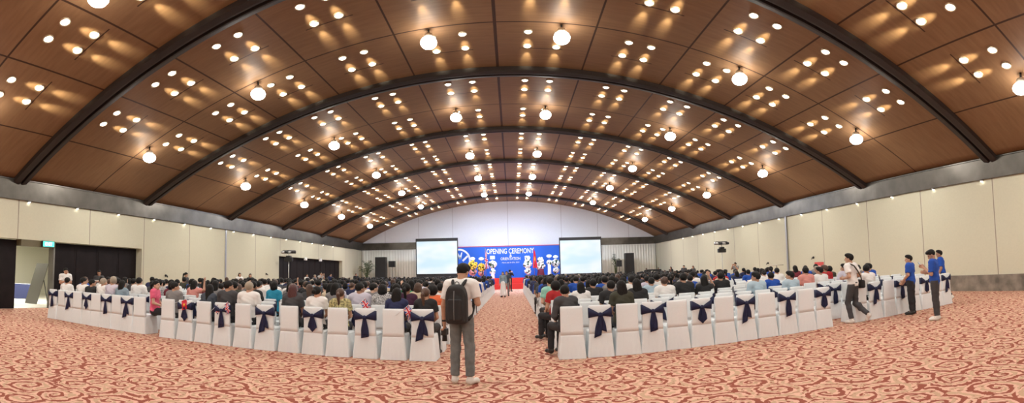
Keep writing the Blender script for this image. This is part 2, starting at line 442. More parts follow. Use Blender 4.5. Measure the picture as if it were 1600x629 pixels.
# lamps of the far bays, a few pixels each: one object
V, F, mi = [], [], []
for (x, y, z, s) in far:
    b0 = len(V); n = 10
    for k in range(n): V.append((x+.15*math.cos(2*PI*k/n), y+.15*math.sin(2*PI*k/n), z-.005))
    for k in range(n): V.append((x+.13*math.cos(2*PI*k/n), y+.13*math.sin(2*PI*k/n), z-.05))
    for k in range(n): F.append((b0+k, b0+(k+1) % n, b0+n+(k+1) % n, b0+n+k)); mi.append(0)
    F.append(tuple(b0+n+k for k in range(n))); mi.append(1)
fo = mesh_obj('distant_downlight_field', V, F, [RINGM, LENS], midx=mi)
tag(fo, 'tiny ceiling lights of the far bays near the front wall', 'ceiling light', kind='stuff')
for i, (x, y, z, s) in enumerate(far):
    lo = bpy.data.objects.new('ceiling_glow_spot', spot_data); COL.objects.link(lo); lo.parent = fo
    lo.location = (x, y+.05, z-.28); lo.rotation_euler = Vector((0, .85, .28)).to_track_quat('-Z', 'Y').to_euler()
flood_data = bpy.data.lights.new('flood_beam', 'AREA'); flood_data.shape = 'DISK'; flood_data.size = .42; flood_data.energy = FLOOD_W; flood_data.color = FLOOD_COL
halo_data = bpy.data.lights.new('flood_halo', 'POINT'); halo_data.energy = 6; halo_data.color = (1, .85, .6); halo_data.shadow_soft_size = .2
wash_data = flood_data.copy(); wash_data.energy = WASH_W; wash_data.color = (.58, .74, 1.0)
def flood_proto():
    bm = bmesh.new(); lathe(bm, [(.07, .24), (.12, .23), (.15, .16), (.16, .10), (.14, .09)], 20)
    r = bm_obj('ceiling_floodlight', bm, mat('flood_housing', (.5, .45, .38), .4, .5), smooth=True)
    bm = bmesh.new(); lathe(bm, [(.13, .11), (.22, .05), (.255, -.03), (.24, -.11), (.18, -.18), (.09, -.22), (.01, -.23)], 20); bm_obj('lens', bm, FLENS, r)
    bm = bmesh.new(); tube(bm, [(0, 0, .22), (0, 0, .42)], .03, 8); bm_obj('stem', bm, BLACKMET, r)
    lo = bpy.data.objects.new('flood_beam', flood_data); COL.objects.link(lo); lo.parent = r; lo.location = (0, 0, -.25)
    lo = bpy.data.objects.new('flood_halo', halo_data); COL.objects.link(lo); lo.parent = r; lo.location = (0, 0, -.42)
    return r
FL = flood_proto(); first = True
for bi, y in enumerate((-15.0, -7.5, 0.0, 7.45, 14.85, 22.4, 30.0, 37.3, 45.4)):
    for side in (-1, 1):
        for ci, s in enumerate((2.05, 8.02, 13.2)):
            o = FL if first else dup(FL)
            first = False
            x, z = on_arc(side*s, .36)
            o.location = (x, y, z)
            if bi == 8 and ci == 0:
                for ch in o.children:
                    if ch.type == 'LIGHT' and ch.data.type == 'AREA': ch.data = wash_data
            tag(o, 'large bright ceiling floodlight, %s across the vault %s of the ridge, %s' % (('innermost', 'middle', 'outermost')[ci], ('left', 'right')[side > 0], ('rearmost bay', 'second bay behind', 'bay overhead', 'first bay ahead', 'second bay ahead', 'third bay ahead', 'fourth bay ahead', 'fifth bay ahead', 'sixth bay ahead')[bi]), 'floodlight', 'large ceiling floodlights')
# small lights tucked under the steel ledge
bm = bmesh.new(); lathe(bm, [(.06, .03), (.075, 0), (.07, -.02), (.05, -.03)], 12)
LL = bm_obj('ledge_light', bm, GREYMET, smooth=True)
bm = bmesh.new(); lathe(bm, [(.052, -.028), (.03, -.045), (.008, -.05)], 12); bm_obj('lens', bm, emat('ledge_lens_glow', (1, .93, .8), 14), LL)
first = True
for side, nm in ((-1, 'left'), (1, 'right')):
    for k in range(15):
        y = 8.9 + 2.5*k
        o = LL if first else dup(LL); first = False
        o.location = ((WL+.06) if side < 0 else (WR-.06), y, HSB-.03)
        tag(o, 'tiny light under the steel ledge of the %s wall, %s along from the camera end' % (nm, ORD[k+1]), 'light', 'tiny lights under the steel ledges')

# ================================================================== distance-field modelling of figures
def rot_euler(yaw=0, pitch=0, roll=0):     # yaw about z, pitch about x (nod forward < 0), roll about y
    cy, sy, cp, sp, cr, sr = math.cos(yaw), math.sin(yaw), math.cos(pitch), math.sin(pitch), math.cos(roll), math.sin(roll)
    Z = np.array([[cy, -sy, 0], [sy, cy, 0], [0, 0, 1]]); X = np.array([[1, 0, 0], [0, cp, -sp], [0, sp, cp]]); Y = np.array([[cr, 0, sr], [0, 1, 0], [-sr, 0, cr]])
    return Z @ X @ Y
def A3(*p): return np.array(p, dtype=float)
def cone(a, b, ra, rb, cut_b=False, cut_a=False):
    a = np.asarray(a, float); b = np.asarray(b, float); d = b-a; L2 = d @ d + 1e-12; u = d/math.sqrt(L2)
    def f(P):
        q = P-a; t = np.clip(q @ d / L2, 0, 1)
        s = np.linalg.norm(q - t[:, None]*d, axis=1) - (ra+(rb-ra)*t)
        if cut_b: s = np.maximum(s, (P-b) @ u)
        if cut_a: s = np.maximum(s, (a-P) @ u)
        return s
    r = max(ra, rb)
    return f, np.minimum(a, b)-r, np.maximum(a, b)+r
def ell(c, r, R=None):
    c = np.asarray(c, float); r = np.asarray(r, float)
    def f(P):
        q = P-c
        if R is not None: q = q @ R
        k0 = np.linalg.norm(q/r, axis=1); k1 = np.linalg.norm(q/(r*r), axis=1)+1e-9
        return k0*(k0-1)/k1
    m = r.max() if R is not None else r
    return f, c-m, c+m
def rbox(c, half, rad, R=None):
    c = np.asarray(c, float); half = np.asarray(half, float)-rad
    def f(P):
        q = P-c
        if R is not None: q = q @ R
        q = np.abs(q)-half
        return np.linalg.norm(np.maximum(q, 0), axis=1)+np.minimum(q.max(axis=1), 0)-rad
    m = np.linalg.norm(half)+rad
    return f, c-m, c+m
def skin_mesh(prims, h, k=.02, post=None, lo=None, hi=None):
    """one smooth closed surface round a union of soft primitives (naive surface nets)"""
    lo = np.min([p[1] for p in prims], axis=0)-2.5*h-k if lo is None else np.asarray(lo, float)
    hi = np.max([p[2] for p in prims], axis=0)+2.5*h+k if hi is None else np.asarray(hi, float)
    n = np.maximum(4, np.ceil((hi-lo)/h).astype(int)+1)
    ax = [lo[i]+h*np.arange(n[i]) for i in range(3)]
    D = np.full(n, 1.0)
    for f, l, u in prims:
        i0 = np.clip(np.floor((l-lo-2*k-2*h)/h).astype(int), 0, n-1); i1 = np.clip(np.ceil((u-lo+2*k+2*h)/h).astype(int)+1, 1, n)
        if (i1 <= i0).any(): continue
        X, Y, Z = np.meshgrid(ax[0][i0[0]:i1[0]], ax[1][i0[1]:i1[1]], ax[2][i0[2]:i1[2]], indexing='ij')
        P = np.stack([X.ravel(), Y.ravel(), Z.ravel()], 1)
        d = f(P).reshape(X.shape)
        S = D[i0[0]:i1[0], i0[1]:i1[1], i0[2]:i1[2]]
        hh = np.clip(.5+.5*(S-d)/k, 0, 1)
        S[...] = S*(1-hh)+d*hh-k*hh*(1-hh)
    if post is not None:
        X, Y, Z = np.meshgrid(*ax, indexing='ij')
        P = np.stack([X.ravel(), Y.ravel(), Z.ravel()], 1)
        near = np.abs(D.ravel()) < 6*h + .12
        Df = D.ravel().copy(); Df[near] = post(Df[near], P[near]); 
        far_in = (~near) & (Df < 0)
        if far_in.any(): Df[far_in] = post(Df[far_in], P[far_in])
        D = Df.reshape(n)
    # never touch the border of the grid
    for a in range(3):
        sl = [slice(None)]*3
        for e in (0, -1):
            sl[a] = e; D[tuple(sl)] = np.maximum(D[tuple(sl)], h*.5)
    ins = D < 0
    c8 = [ins[i:n[0]-1+i, j:n[1]-1+j, l:n[2]-1+l] for i in (0, 1) for j in (0, 1) for l in (0, 1)]
    cnt = np.sum(c8, axis=0); act = (cnt > 0) & (cnt < 8)
    ids = -np.ones(act.shape, int); ids[act] = np.arange(act.sum())
    ci = np.argwhere(act)
    acc = np.zeros((len(ci), 3)); num = np.zeros(len(ci))
    corners = [(i, j, l) for i in (0, 1) for j in (0, 1) for l in (0, 1)]
    for a in range(8):
        for b in range(a+1, 8):
            if sum(abs(np.array(corners[a])-np.array(corners[b]))) != 1: continue
            pa, pb = ci+corners[a], ci+corners[b]
            da, db = D[tuple(pa.T)], D[tuple(pb.T)]
            x = (da < 0) != (db < 0)
            t = np.where(x, da/np.where(da-db == 0, 1, da-db), 0)[:, None]
            acc += np.where(x[:, None], pa+(pb-pa)*t, 0); num += x
    V = lo+h*acc/num[:, None]
    Fs = []
    for a in range(3):
        s0 = [slice(None)]*3; s1 = [slice(None)]*3
        s0[a] = slice(0, -1); s1[a] = slice(1, None)
        i0, i1 = ins[tuple(s0)], ins[tuple(s1)]
        e = np.argwhere(i0 != i1)
        b, c = (a+1) % 3, (a+2) % 3
        ok = (e[:, b] > 0) & (e[:, c] > 0) & (e[:, b] < n[b]-1) & (e[:, c] < n[c]-1)
        e = e[ok]; flip = i0[tuple(e.T)]
        def cell(db, dc):
            q = e.copy(); q[:, b] -= db; q[:, c] -= dc
            return ids[tuple(q.T)]
        Q = np.stack([cell(1, 1), cell(0, 1), cell(0, 0), cell(1, 0)], 1)
        Q[~flip] = Q[~flip][:, ::-1]
        Fs.append(Q)
    return V, np.concatenate(Fs)

# ------------------------------------------------------------------ the parts of a figure from its joints
def unit(v): v = np.asarray(v, float); return v/(np.linalg.norm(v)+1e-9)
def head_prims(c, R, neck, s=1.0):
    H = lambda x, y, z: c + R @ (s*A3(x, y, z))
    P = [ell(H(0, -.012, .030), s*A3(.076, .096, .088), R), ell(H(0, .022, -.035), s*A3(.062, .070, .085), R), ell(H(0, .052, -.088), s*A3(.030, .028, .026), R),
         cone(H(0, .088, .012), H(0, .108, -.022), .011*s, .015*s), ell(H(0, .082, -.058), s*A3(.024, .012, .010), R), cone(H(-.035, .076, .030), H(.035, .076, .030), .012*s, .012*s),
         ell(H(.079, -.004, -.012), s*A3(.010, .020, .032), R), ell(H(-.079, -.004, -.012), s*A3(.010, .020, .032), R),
         cone(neck, H(0, -.018, -.05), .056*s, .052*s)]
    return P
def hand_prims(W, D, S, curl=.5, side=1, s=1.0, finger=.0095):
    """palm, four unequal bent fingers and a thumb; D towards the fingertips, S towards the thumb"""
    D = unit(D); S = unit(S - (S @ D)*D); N = np.cross(D, S)*side
    P = [cone(W, W+.03*D*s, .026*s, .024*s)]
    for i in range(4):
        o = (.030-.019*i)*s
        P.append(cone(W+.02*D*s+.7*o*S, W+.085*D*s+o*S, .014*s, .012*s))
        b = W+.088*D*s+o*S; L = (.068, .076, .070, .054)[i]*s; ang = curl*.6
        for seg, (fr, rr) in enumerate(((.45, 1.0), (.32, .92), (.23, .82))):
            d = math.cos(ang)*D+math.sin(ang)*N; e = b+d*L*fr
            P.append(cone(b, e, finger*rr, finger*rr*.94)); b = e; ang += curl
    t = W+.028*D*s+.022*S*s; d1 = unit(.62*D+.75*S+.25*N*curl); e = t+.045*d1*s
    P.append(cone(t, e, .014*s, .0115*s)); d2 = unit(D+.25*S+.5*N*curl); P.append(cone(e, e+.034*d2*s, .0112*s, .0095*s))
    return P
def limbs(J, fem, g=0.0):
    """torso, arms and legs; g thickens them for cloth"""
    T = []
    pel, wai, che, nek = J['pelvis'], J['waist'], J['chest'], J['neck']
    Rt = J['Rt']; f = .92 if fem else 1.0
    T.append(ell(pel, A3(.160 if not fem else .168, .112, .125)+g, Rt)); T.append(ell(wai, A3(.142*f, .102*f, .14)+g, Rt))
    T.append(ell(che, A3(.160*f, .108*f, .165)+g, Rt))
    T.append(cone(J['sh'][0]*.75+che*.25+A3(0, 0, .03), J['sh'][1]*.75+che*.25+A3(0, 0, .03), .072*f+g, .072*f+g))
    for k in (0, 1): T.append(cone(nek+A3(0, 0, -.01), J['sh'][k], .048+g, .052*f+g))
    return T
def arm_prims(J, k, g=0.0, t0=0, t1=2, fem=False, cut=True):
    """t from 0 (shoulder) to 1 (elbow) to 2 (wrist)"""
    f = .86 if fem else 1.0
    sh, el, wr = J['sh'][k], J['el'][k], J['wr'][k]; P = []
    if t1 <= 1:
        e = sh+(el-sh)*t1; P.append(cone(sh, e, .056*f+g, (.056-.012*t1)*f+g*1.25, cut_b=cut))
    else:
        P.append(cone(sh, el, .056*f+g, .043*f+g)); e = el+(wr-el)*(t1-1); P.append(cone(el, e, .043*f+g, (.043-.015*(t1-1))*f+g, cut_b=cut))
    return P
def leg_prims(J, g=0.0, fem=False, t1=2, wide=0.0):
    P = []
    for k in (0, 1):
        hp, kn, an = J['hp'][k], J['kn'][k], J['an'][k]
        P.append(cone(hp, kn, .086+g, .056+g+wide*.5))
        e = kn+(an-kn)*(t1-1); P.append(cone(kn, e, .056+g+wide*.5, .040+g+wide, cut_b=True) if g else cone(kn, an, .054, .036))
        if g: P.append(ell(kn+(an-kn)*.3+A3(0, -.012, 0), (.052+g, .056+g, .11)))
    return P
def hair_prims(c, R, style, s=1.0):
    H = lambda x, y, z: c + R @ (s*A3(x, y, z))
    P = [ell(H(0, -.016, .034), s*A3(.087, .104, .096), R)]
    def cut(d, Q):
        q = (Q-c) @ R / s
        line = .058+(q[:, 1]-.080)*(.132/.170)
        return np.maximum(d, (line-q[:, 2])*s)
    extra = []
    if style == 'long':
        extra = [ell(H(0, -.070, -.10), s*A3(.100, .050, .20), R), ell(H(0, -.078, -.22), s*A3(.090, .040, .16), R), ell(H(0, -.03, .0), s*A3(.094, .085, .11), R)]
    elif style == 'tail':
        extra = [cone(H(0, -.105, .045), H(0, -.150, .0), .022, .034), cone(H(0, -.150, .0), H(.01, -.118, -.22), .036, .020)]
    elif style == 'bun':
        extra = [ell(H(0, -.128, .015), s*A3(.050, .042, .048), R)]
    elif style == 'bob':
        extra = [ell(H(0, -.035, -.025), s*A3(.098, .088, .105), R)]
    elif style == 'curly':
        extra = [ell(H(0, -.025, .028), s*A3(.112, .112, .116), R)]
    elif style == 'quiff':
        extra = [ell(H(0, .020, .092), s*A3(.080, .085, .048), R), ell(H(0, .052, .098), s*A3(.062, .045, .036), R)]
    def post(d, Q):
        q = (Q-c) @ R / s
        if style in ('long', 'bob', 'curly'):
            face = np.maximum(np.abs(q[:, 0])-.072, np.maximum(.012-q[:, 1], q[:, 2]-.060))*s       # open in front of the face
            d = np.maximum(d, -face)
        elif style == 'tail' or style == 'bun':
            back = q[:, 1] < -.098
            d = np.where(back, d, cut(d, Q))
        else:
            d = cut(d, Q)
        strand = .0025*np.sin(q[:, 0]*170+6*np.sin(q[:, 2]*22))*(1 if style in ('long', 'tail', 'bob') else .5)
        return d+strand*s
    return P+extra, post
def wrinkles(amp, sc=1.0):
    def f(P): return amp*(np.sin(P[:, 0]*31*sc+5*np.sin(P[:, 2]*13*sc))*np.sin(P[:, 2]*24*sc+P[:, 1]*17*sc)+.5*np.sin(P[:, 2]*47*sc+P[:, 0]*21*sc))
    return f
EYEM = mat('eye_dark', (.02, .014, .012), .3); LIPM = mat('lip', (.36, .14, .11), .5)
def figure(name, J, h, mats, hair='short', fem=False, sleeve=.62, sleeve_cut=True, hem=None, neckhole=.068, leg_t=2, wide=.008, hands=(.5, .5), hand_dir=None, hand_side=None, skirt=None, shoes=True, low=False):
    """person > hair, shirt, trousers or skirt, shoes.  mats: skin, hair, shirt, lower, shoes"""
    s = J.get('hs', 1.0); c = J['head']; R = J['Rh']
    B = head_prims(c, R, J['neck'], s)+limbs(J, fem)
    for k in (0, 1):
        B += arm_prims(J, k, 0, 0, 2, fem, cut=False)
        D = unit(J['wr'][k]-J['el'][k]) if hand_dir is None or hand_dir[k] is None else unit(hand_dir[k])
        S = A3(0, .3, 1) if hand_side is None or hand_side[k] is None else np.asarray(hand_side[k], float)
        B += hand_prims(J['wr'][k], D, S, hands[k], side=(1 if k == 1 else -1), s=1.0 if not fem else .92)
    B += leg_prims(J)
    for k in (0, 1):
        toe = J['toe'][k]; B.append(cone(J['an'][k]+A3(0, 0, -.02), toe, .034, .028))
    V, F = skin_mesh(B, h, .016)
    # eyes and mouth of the face, on the same skin
    fc = V[F].mean(axis=1); q = (fc-c) @ R / s
    mi = np.zeros(len(F), int)
    for sx in (-1, 1): mi[(np.hypot((q[:, 0]-sx*.032)/.014, (q[:, 2]-.012)/.007) < 1) & (q[:, 1] > .05)] = 1
    mi[(np.hypot(q[:, 0]/.022, (q[:, 2]+.058)/.007) < 1) & (q[:, 1] > .06)] = 2
    root = mesh_obj(name, V, F, [mats[0], EYEM, LIPM], midx=mi)
    hp, hpost = hair_prims(c, R, hair, s)
    V, F = skin_mesh(hp, min(h, .011), .012, hpost); mesh_obj('hair', V, F, mats[1], root)
    # shirt
    S_ = limbs(J, fem, .016)
    for k in (0, 1): S_ += arm_prims(J, k, .016 if sleeve > 1 else .022, 0, sleeve, fem)
    S_.append(ell(J['pelvis']*.55+J['waist']*.45, A3(.168, .122, .12), J['Rt']))
    wr = wrinkles(.0035); up = unit(J['waist']-J['pelvis']); hemp = J['pelvis']+up*(-.075 if hem is None else hem)
    nk = J['neck']; nd = unit(J['head']-nk)
    def spost(d, P):
        d = d+wr(P)
        d = np.maximum(d, -((P-hemp) @ up))
        hole = np.linalg.norm((P-nk-.035*nd)*A3(1, 1, .8), axis=1)-neckhole
        return np.maximum(d, -hole)
    V, F = skin_mesh(S_, h, .022, spost); mesh_obj('shirt', V, F, mats[2], root)
    if skirt is None:
        T_ = [ell(J['pelvis'], A3(.165, .118, .13)+.006, J['Rt'])]+leg_prims(J, .012, fem, leg_t, wide)
        top = J['pelvis']+up*.085; wr2 = wrinkles(.004, .8)
        def tpost(d, P): return np.maximum(d+wr2(P), (P-top) @ up)
        V, F = skin_mesh(T_, h, .02, tpost); mesh_obj('trousers', V, F, mats[3], root)
    else:
        m = (J['an'][0]+J['an'][1])/2; end = J['pelvis']+(m-J['pelvis'])*skirt
        K_ = [ell(J['pelvis'], A3(.170, .122, .13)+.004, J['Rt']), cone(J['pelvis'], end, .155, .21, cut_b=True)]
        def kpost(d, P): return d+.012*np.sin(np.arctan2(P[:, 0]-end[0], P[:, 1]-end[1])*9)*np.clip((J['pelvis'][2]-P[:, 2])*1.5, 0, 1)
        V, F = skin_mesh(K_, h, .02, kpost); mesh_obj('skirt', V, F, mats[3], root)
    if shoes:
        for k in (0, 1):
            an, toe = J['an'][k], J['toe'][k]; d = unit(toe-an); fl = A3(d[0], d[1], 0); fl = unit(fl)
            sole = J.get('sole', (0, 0))[k]
            X_ = [cone(an+A3(0, 0, -.03)-.025*fl, an+A3(0, 0, -.045)+.03*fl, .046, .044), cone(an+A3(0, 0, -.05), toe+A3(0, 0, .01), .044, .036), ell(toe+A3(0, 0, .004), (.048, .055, .036)), cone(an+A3(0, 0, .03), an+A3(0, 0, -.03), .046, .046, cut_a=True)]
            V, F = skin_mesh(X_, min(h, .011), .015, (lambda d_, P, z=sole: np.maximum(d_, z-P[:, 2]))); mesh_obj('shoe', V, F, mats[4], root)
    return root

# ------------------------------------------------------------------ joints
def seated_joints(lean=0.0, yaw=0.0, nod=0.0, head_yaw=0.0, fem=False, armL=None, armR=None, z=0.0):
    up = A3(math.sin(yaw)*0, .0, 1)
    J = {}
    ws = .155 if fem else .178
    J['pelvis'] = A3(0, .19, .545); J['waist'] = A3(0, .175+lean*.3, .72); J['chest'] = A3(0, .175+lean*.7, .90)
    J['neck'] = A3(0, .185+lean*1.0, 1.055+z); J['head'] = A3(0, .205+lean*1.25, 1.17+z)
    J['Rt'] = rot_euler(0, -lean*.8); J['Rh'] = rot_euler(head_yaw, nod)
    J['hs'] = .98 if fem else 1.02
    J['sh'] = [A3(-ws, .18+lean*.95, 1.005), A3(ws, .18+lean*.95, 1.005)]
    J['el'] = [A3(-ws-.05, .22+lean*.7, .745), A3(ws+.05, .22+lean*.7, .745)]
    J['wr'] = [A3(-.09, .42, .66), A3(.09, .42, .66)]
    if armR: J['el'][1] = A3(*armR[0]); J['wr'][1] = A3(*armR[1])
    if armL: J['el'][0] = A3(*armL[0]); J['wr'][0] = A3(*armL[1])
    J['hp'] = [A3(-.085, .19, .525), A3(.085, .19, .525)]; J['kn'] = [A3(-.10, .60, .53), A3(.10, .60, .53)]
    J['an'] = [A3(-.10, .62, .09), A3(.10, .62, .09)]; J['toe'] = [A3(-.11, .76, .035), A3(.11, .76, .035)]
    return J
def standing_joints(hgt=1.70, fem=False, lean=0.0, nod=0.0, head_yaw=0.0, stance=.10):
    k = hgt/1.70; J = {}; ws = (.160 if fem else .185)*k
    J['pelvis'] = A3(0, 0, .95*k); J['waist'] = A3(0, .005+lean*.3, 1.09*k); J['chest'] = A3(0, lean*.7, 1.26*k); J['neck'] = A3(0, -.005+lean, 1.415*k); J['head'] = A3(0, .022+lean*1.2, 1.545*k)
    J['Rt'] = rot_euler(0, -lean*.8); J['Rh'] = rot_euler(head_yaw, nod); J['hs'] = 1.0*k if not fem else .97*k
    J['sh'] = [A3(-ws, lean*.9, 1.365*k), A3(ws, lean*.9, 1.365*k)]
    J['el'] = [A3(-ws-.05, -.01, 1.09*k), A3(ws+.05, -.01, 1.09*k)]; J['wr'] = [A3(-ws-.06, .06, .86*k), A3(ws+.06, .06, .86*k)]
    J['hp'] = [A3(-.085*k, 0, .90*k), A3(.085*k, 0, .90*k)]; J['kn'] = [A3(-stance, .012, .48*k), A3(stance, .012, .48*k)]
    J['an'] = [A3(-stance-.005, -.01, .09), A3(stance+.005, -.01, .09)]; J['toe'] = [A3(-stance-.03, .135, .036), A3(stance+.03, .135, .036)]
    return J

SKIN = [mat('skin_warm', (.52, .30, .20), .55, var=.06, vscale=9), mat('skin_light', (.62, .39, .28), .55, var=.06, vscale=9), mat('skin_tan', (.42, .23, .15), .55, var=.06, vscale=9)]
HAIR = {'black': mat('hair_black', (.008, .0065, .006), .6, spec=.25, bump=.4, bscale=90), 'brown': mat('hair_brown', (.075, .035, .020), .45, bump=.4, bscale=90),
        'grey': mat('hair_grey', (.34, .29, .22), .6, bump=.4, bscale=90), 'red': mat('hair_red_brown', (.07, .018, .018), .45, bump=.4, bscale=90)}
CL = {}
def cloth(n, c, var=0.0, vs=20): CL[n] = mat('cloth_'+n.replace(' ', '_'), c, .85, bump=.15, bscale=120, var=var, vscale=vs); return CL[n]
for n, c in {'white': (.82, .81, .79), 'black': (.018, .018, .020), 'charcoal': (.055, .055, .060), 'grey': (.22, .21, .21), 'navy': (.020, .026, .085), 'royal blue': (.012, .075, .40),
             'slate': (.06, .075, .10), 'olive': (.045, .045, .028), 'light blue': (.42, .55, .64), 'lavender': (.58, .55, .64), 'pink': (.75, .12, .22), 'red': (.42, .018, .022),
             'orange': (.80, .17, .06), 'teal': (.02, .27, .42), 'mint': (.30, .62, .52), 'green': (.02, .25, .10), 'beige': (.60, .50, .36), 'purple': (.06, .015, .045), 'maroon': (.16, .015, .03), 'salmon': (.70, .30, .26), 'blue-grey': (.22, .30, .36)}.items(): cloth(n, c)
cloth('floral', (.42, .38, .18), .85, 28); cloth('patterned', (.40, .40, .40), .9, 45)
DARKTR = mat('dark_trouser_cloth', (.022, .022, .026), .85, bump=.15, bscale=120)
GREYTR = mat('grey_denim', (.15, .165, .165), .85, bump=.3, bscale=160, var=.18, vscale=12)
SHOE_W = mat('shoe_white', (.74, .72, .67), .6); SHOE_B = mat('shoe_black', (.02, .02, .02), .5)

# ================================================================== chairs
COVER = mat('white_chair_cover', (.81, .865, .885), .8, bump=.12, bscale=35)
SASH = mat('navy_satin', (.013, .017, .058), .5, bump=.12, bscale=50, spec=.3)
def rring(w, d, r, n=6):       # rounded rectangle, counter-clockwise, centred
    out = []
    for cx, cy, a0 in ((w/2-r, d/2-r, 0), (-w/2+r, d/2-r, PI/2), (-w/2+r, -d/2+r, PI), (w/2-r, -d/2+r, 1.5*PI)):
        for i in range(n+1):
            a = a0+PI/2*i/n; out.append((cx+r*math.cos(a), cy+r*math.sin(a)))
    return out
def loft(rings, cap0=True, cap1=True):
    n = len(rings[0]); V = [p for r in rings for p in r]; F = []
    for i in range(len(rings)-1):
        for k in range(n): F.append((i*n+k, i*n+(k+1) % n, (i+1)*n+(k+1) % n, (i+1)*n+k))
    if cap0: F.append(tuple(range(n))[::-1])
    if cap1: F.append(tuple((len(rings)-1)*n+k for k in range(n)))
    return V, F
def chair_proto(sash):
    root = empty('banquet_chair', (0, 0, 0))
    # backrest in its tight slip cover: leans back a little, rounded top, from the seat up
    R = []
    for z, wd, dp in ((.43, .425, .075), (.50, .42, .075), (.62, .415, .07), (.74, .415, .066), (.84, .417, .062), (.91, .417, .058), (.938, .412, .050), (.950, .395, .030)):
        y = .050-.014*(z-.43)/.52
        R.append([(x, y+yy, z+.006*math.cos(x*7)) for x, yy in rring(wd, dp, min(.024, dp*.45))])
    V, F = loft(R); mesh_obj('backrest', V, F, COVER, root)
    R = []
    for z, g in ((.40, 0), (.445, .004), (.468, -.004), (.478, -.03), (.481, -.12)):
        R.append([(x, .275+y, z) for x, y in rring(.43+2*g, .43+2*g, .05)])
    V, F = loft(R); mesh_obj('seat', V, F, COVER, root)
    # skirt falling to the floor, flared, with soft folds
    R = []
    for z, g, a in ((.455, -.006, 0), (.40, .002, .001), (.30, .010, .004), (.18, .020, .008), (.08, .028, .012), (.004, .034, .015)):
        ring = rring(.436+2*g, .50+2*g, .045, 8)
        # resample densely
        pts = []
        for i in range(len(ring)):
            p, q = ring[i], ring[(i+1) % len(ring)]; m = max(1, int(math.dist(p, q)/.03))
            for j in range(m): pts.append((p[0]+(q[0]-p[0])*j/m, p[1]+(q[1]-p[1])*j/m))
        if R:
            pts = [pts[min(len(pts)-1, int(i*len(pts)/len(R[0])))] for i in range(len(R[0]))] if len(pts) != len(R[0]) else pts
        L = 0; o = []
        for i, p in enumerate(pts):
            th = math.atan2(p[1], p[0]); f = 1+a*(math.sin(th*11+1.3)+.6*math.sin(th*23))*.9
            o.append((p[0]*f, max(.26+p[1]*f, .012-.35*g+.5*a*math.sin(th*23)), z))
        R.append(o)
    V, F = loft(R, True, False); mesh_obj('skirt', V, F, COVER, root)
    if sash:
        bandm = bmesh.new()
        # two wings drawn from the upper corners down to the knot, then round the sides to the front
        def strip(top, bot, m):
            vt = [m.verts.new(p) for p in top]; vb = [m.verts.new(p) for p in bot]
            for i in range(len(top)-1): f = m.faces.new((vb[i], vb[i+1], vt[i+1], vt[i])); f.smooth = True
        yb = lambda z: .050-.014*(z-.43)/.52-.040
        for sx in (-1, 1):
            top, mid, bot = [], [], []
            for i in range(9):
                t = i/8; x = sx*(.02+.197*t)
                zt = .800+.115*t**.9; zb = .755-.030*t**1.2; pl = .008*math.sin(t*PI)
                top.append((x, yb(zt)-.006-pl, zt)); mid.append((x, yb((zt+zb)/2)-.014-pl*1.3, (zt+zb)/2)); bot.append((x, yb(zb)-.004-pl, zb))
            ef = .050-.014*(.82-.43)/.52+.042
            for (yy, xx) in ((.0, .220), (ef, .216), (ef+.004, .10), (ef+.004, 0)):
                top.append((sx*xx, max(yy, yb(.9)), .905)); mid.append((sx*xx, max(yy, yb(.82)), .82)); bot.append((sx*xx, max(yy, yb(.73)), .725))
            if sx < 0: top, mid, bot = top[::-1], mid[::-1], bot[::-1]
            strip(top, mid, bandm); strip(mid, bot, bandm)
        bmesh.ops.remove_doubles(bandm, verts=bandm.verts, dist=.0005)
        sh = bm_obj('sash', bandm, SASH, root, smooth=True)
        md = sh.modifiers.new('thickness', 'SOLIDIFY'); md.thickness = .004
        km = bmesh.new(); ball(km, (0, yb(.775)-.020, .777), .046, sub=2, sq=(1.0, .65, 1.0)); bm_obj('knot', km, SASH, sh)
        def tail(x0, x1, zend, wid, slant, off):
            tm = bmesh.new(); n = 8; rows = []
            for i in range(n+1):
                t = i/n; xc = x0+(x1-x0)*t; z = .77-(.77-zend)*t; ww = .028+(wid-.028)*min(1, t*1.8)
                row = []
                for j in range(7):
                    u = j/6-.5; zz = z+(slant*u if i == n else slant*u*t*.5)
                    row.append(tm.verts.new((xc+ww*2*u, yb(max(.45, zz))-.016-off+.010*math.sin(u*9+t*3)*min(1, .4+t)-.035*max(0, .47-zz)*2, zz)))
                rows.append(row)
            for a, b in zip(rows, rows[1:]):
                for j in range(6): f = tm.faces.new((a[j], a[j+1], b[j+1], b[j])); f.smooth = True
            o = bm_obj('tail', tm, SASH, sh, smooth=True); md = o.modifiers.new('thickness', 'SOLIDIFY'); md.thickness = .004
        if sash == 1: tail(.0, -.060, .38, .068, .05, 0); tail(.01, .050, .48, .062, -.05, .008)
        elif sash == 2: tail(-.01, -.045, .50, .054, -.10, 0); tail(.012, .055, .50, .054, .10, .006)
        else: tail(.0, .005, .40, .072, .03, 0); tail(.01, .030, .44, .060, -.04, .010)
    return root
CHP = {k: chair_proto(k) for k in (0, 1, 2, 3)}
for k in CHP: CHP[k].location = (0, -500, 0)

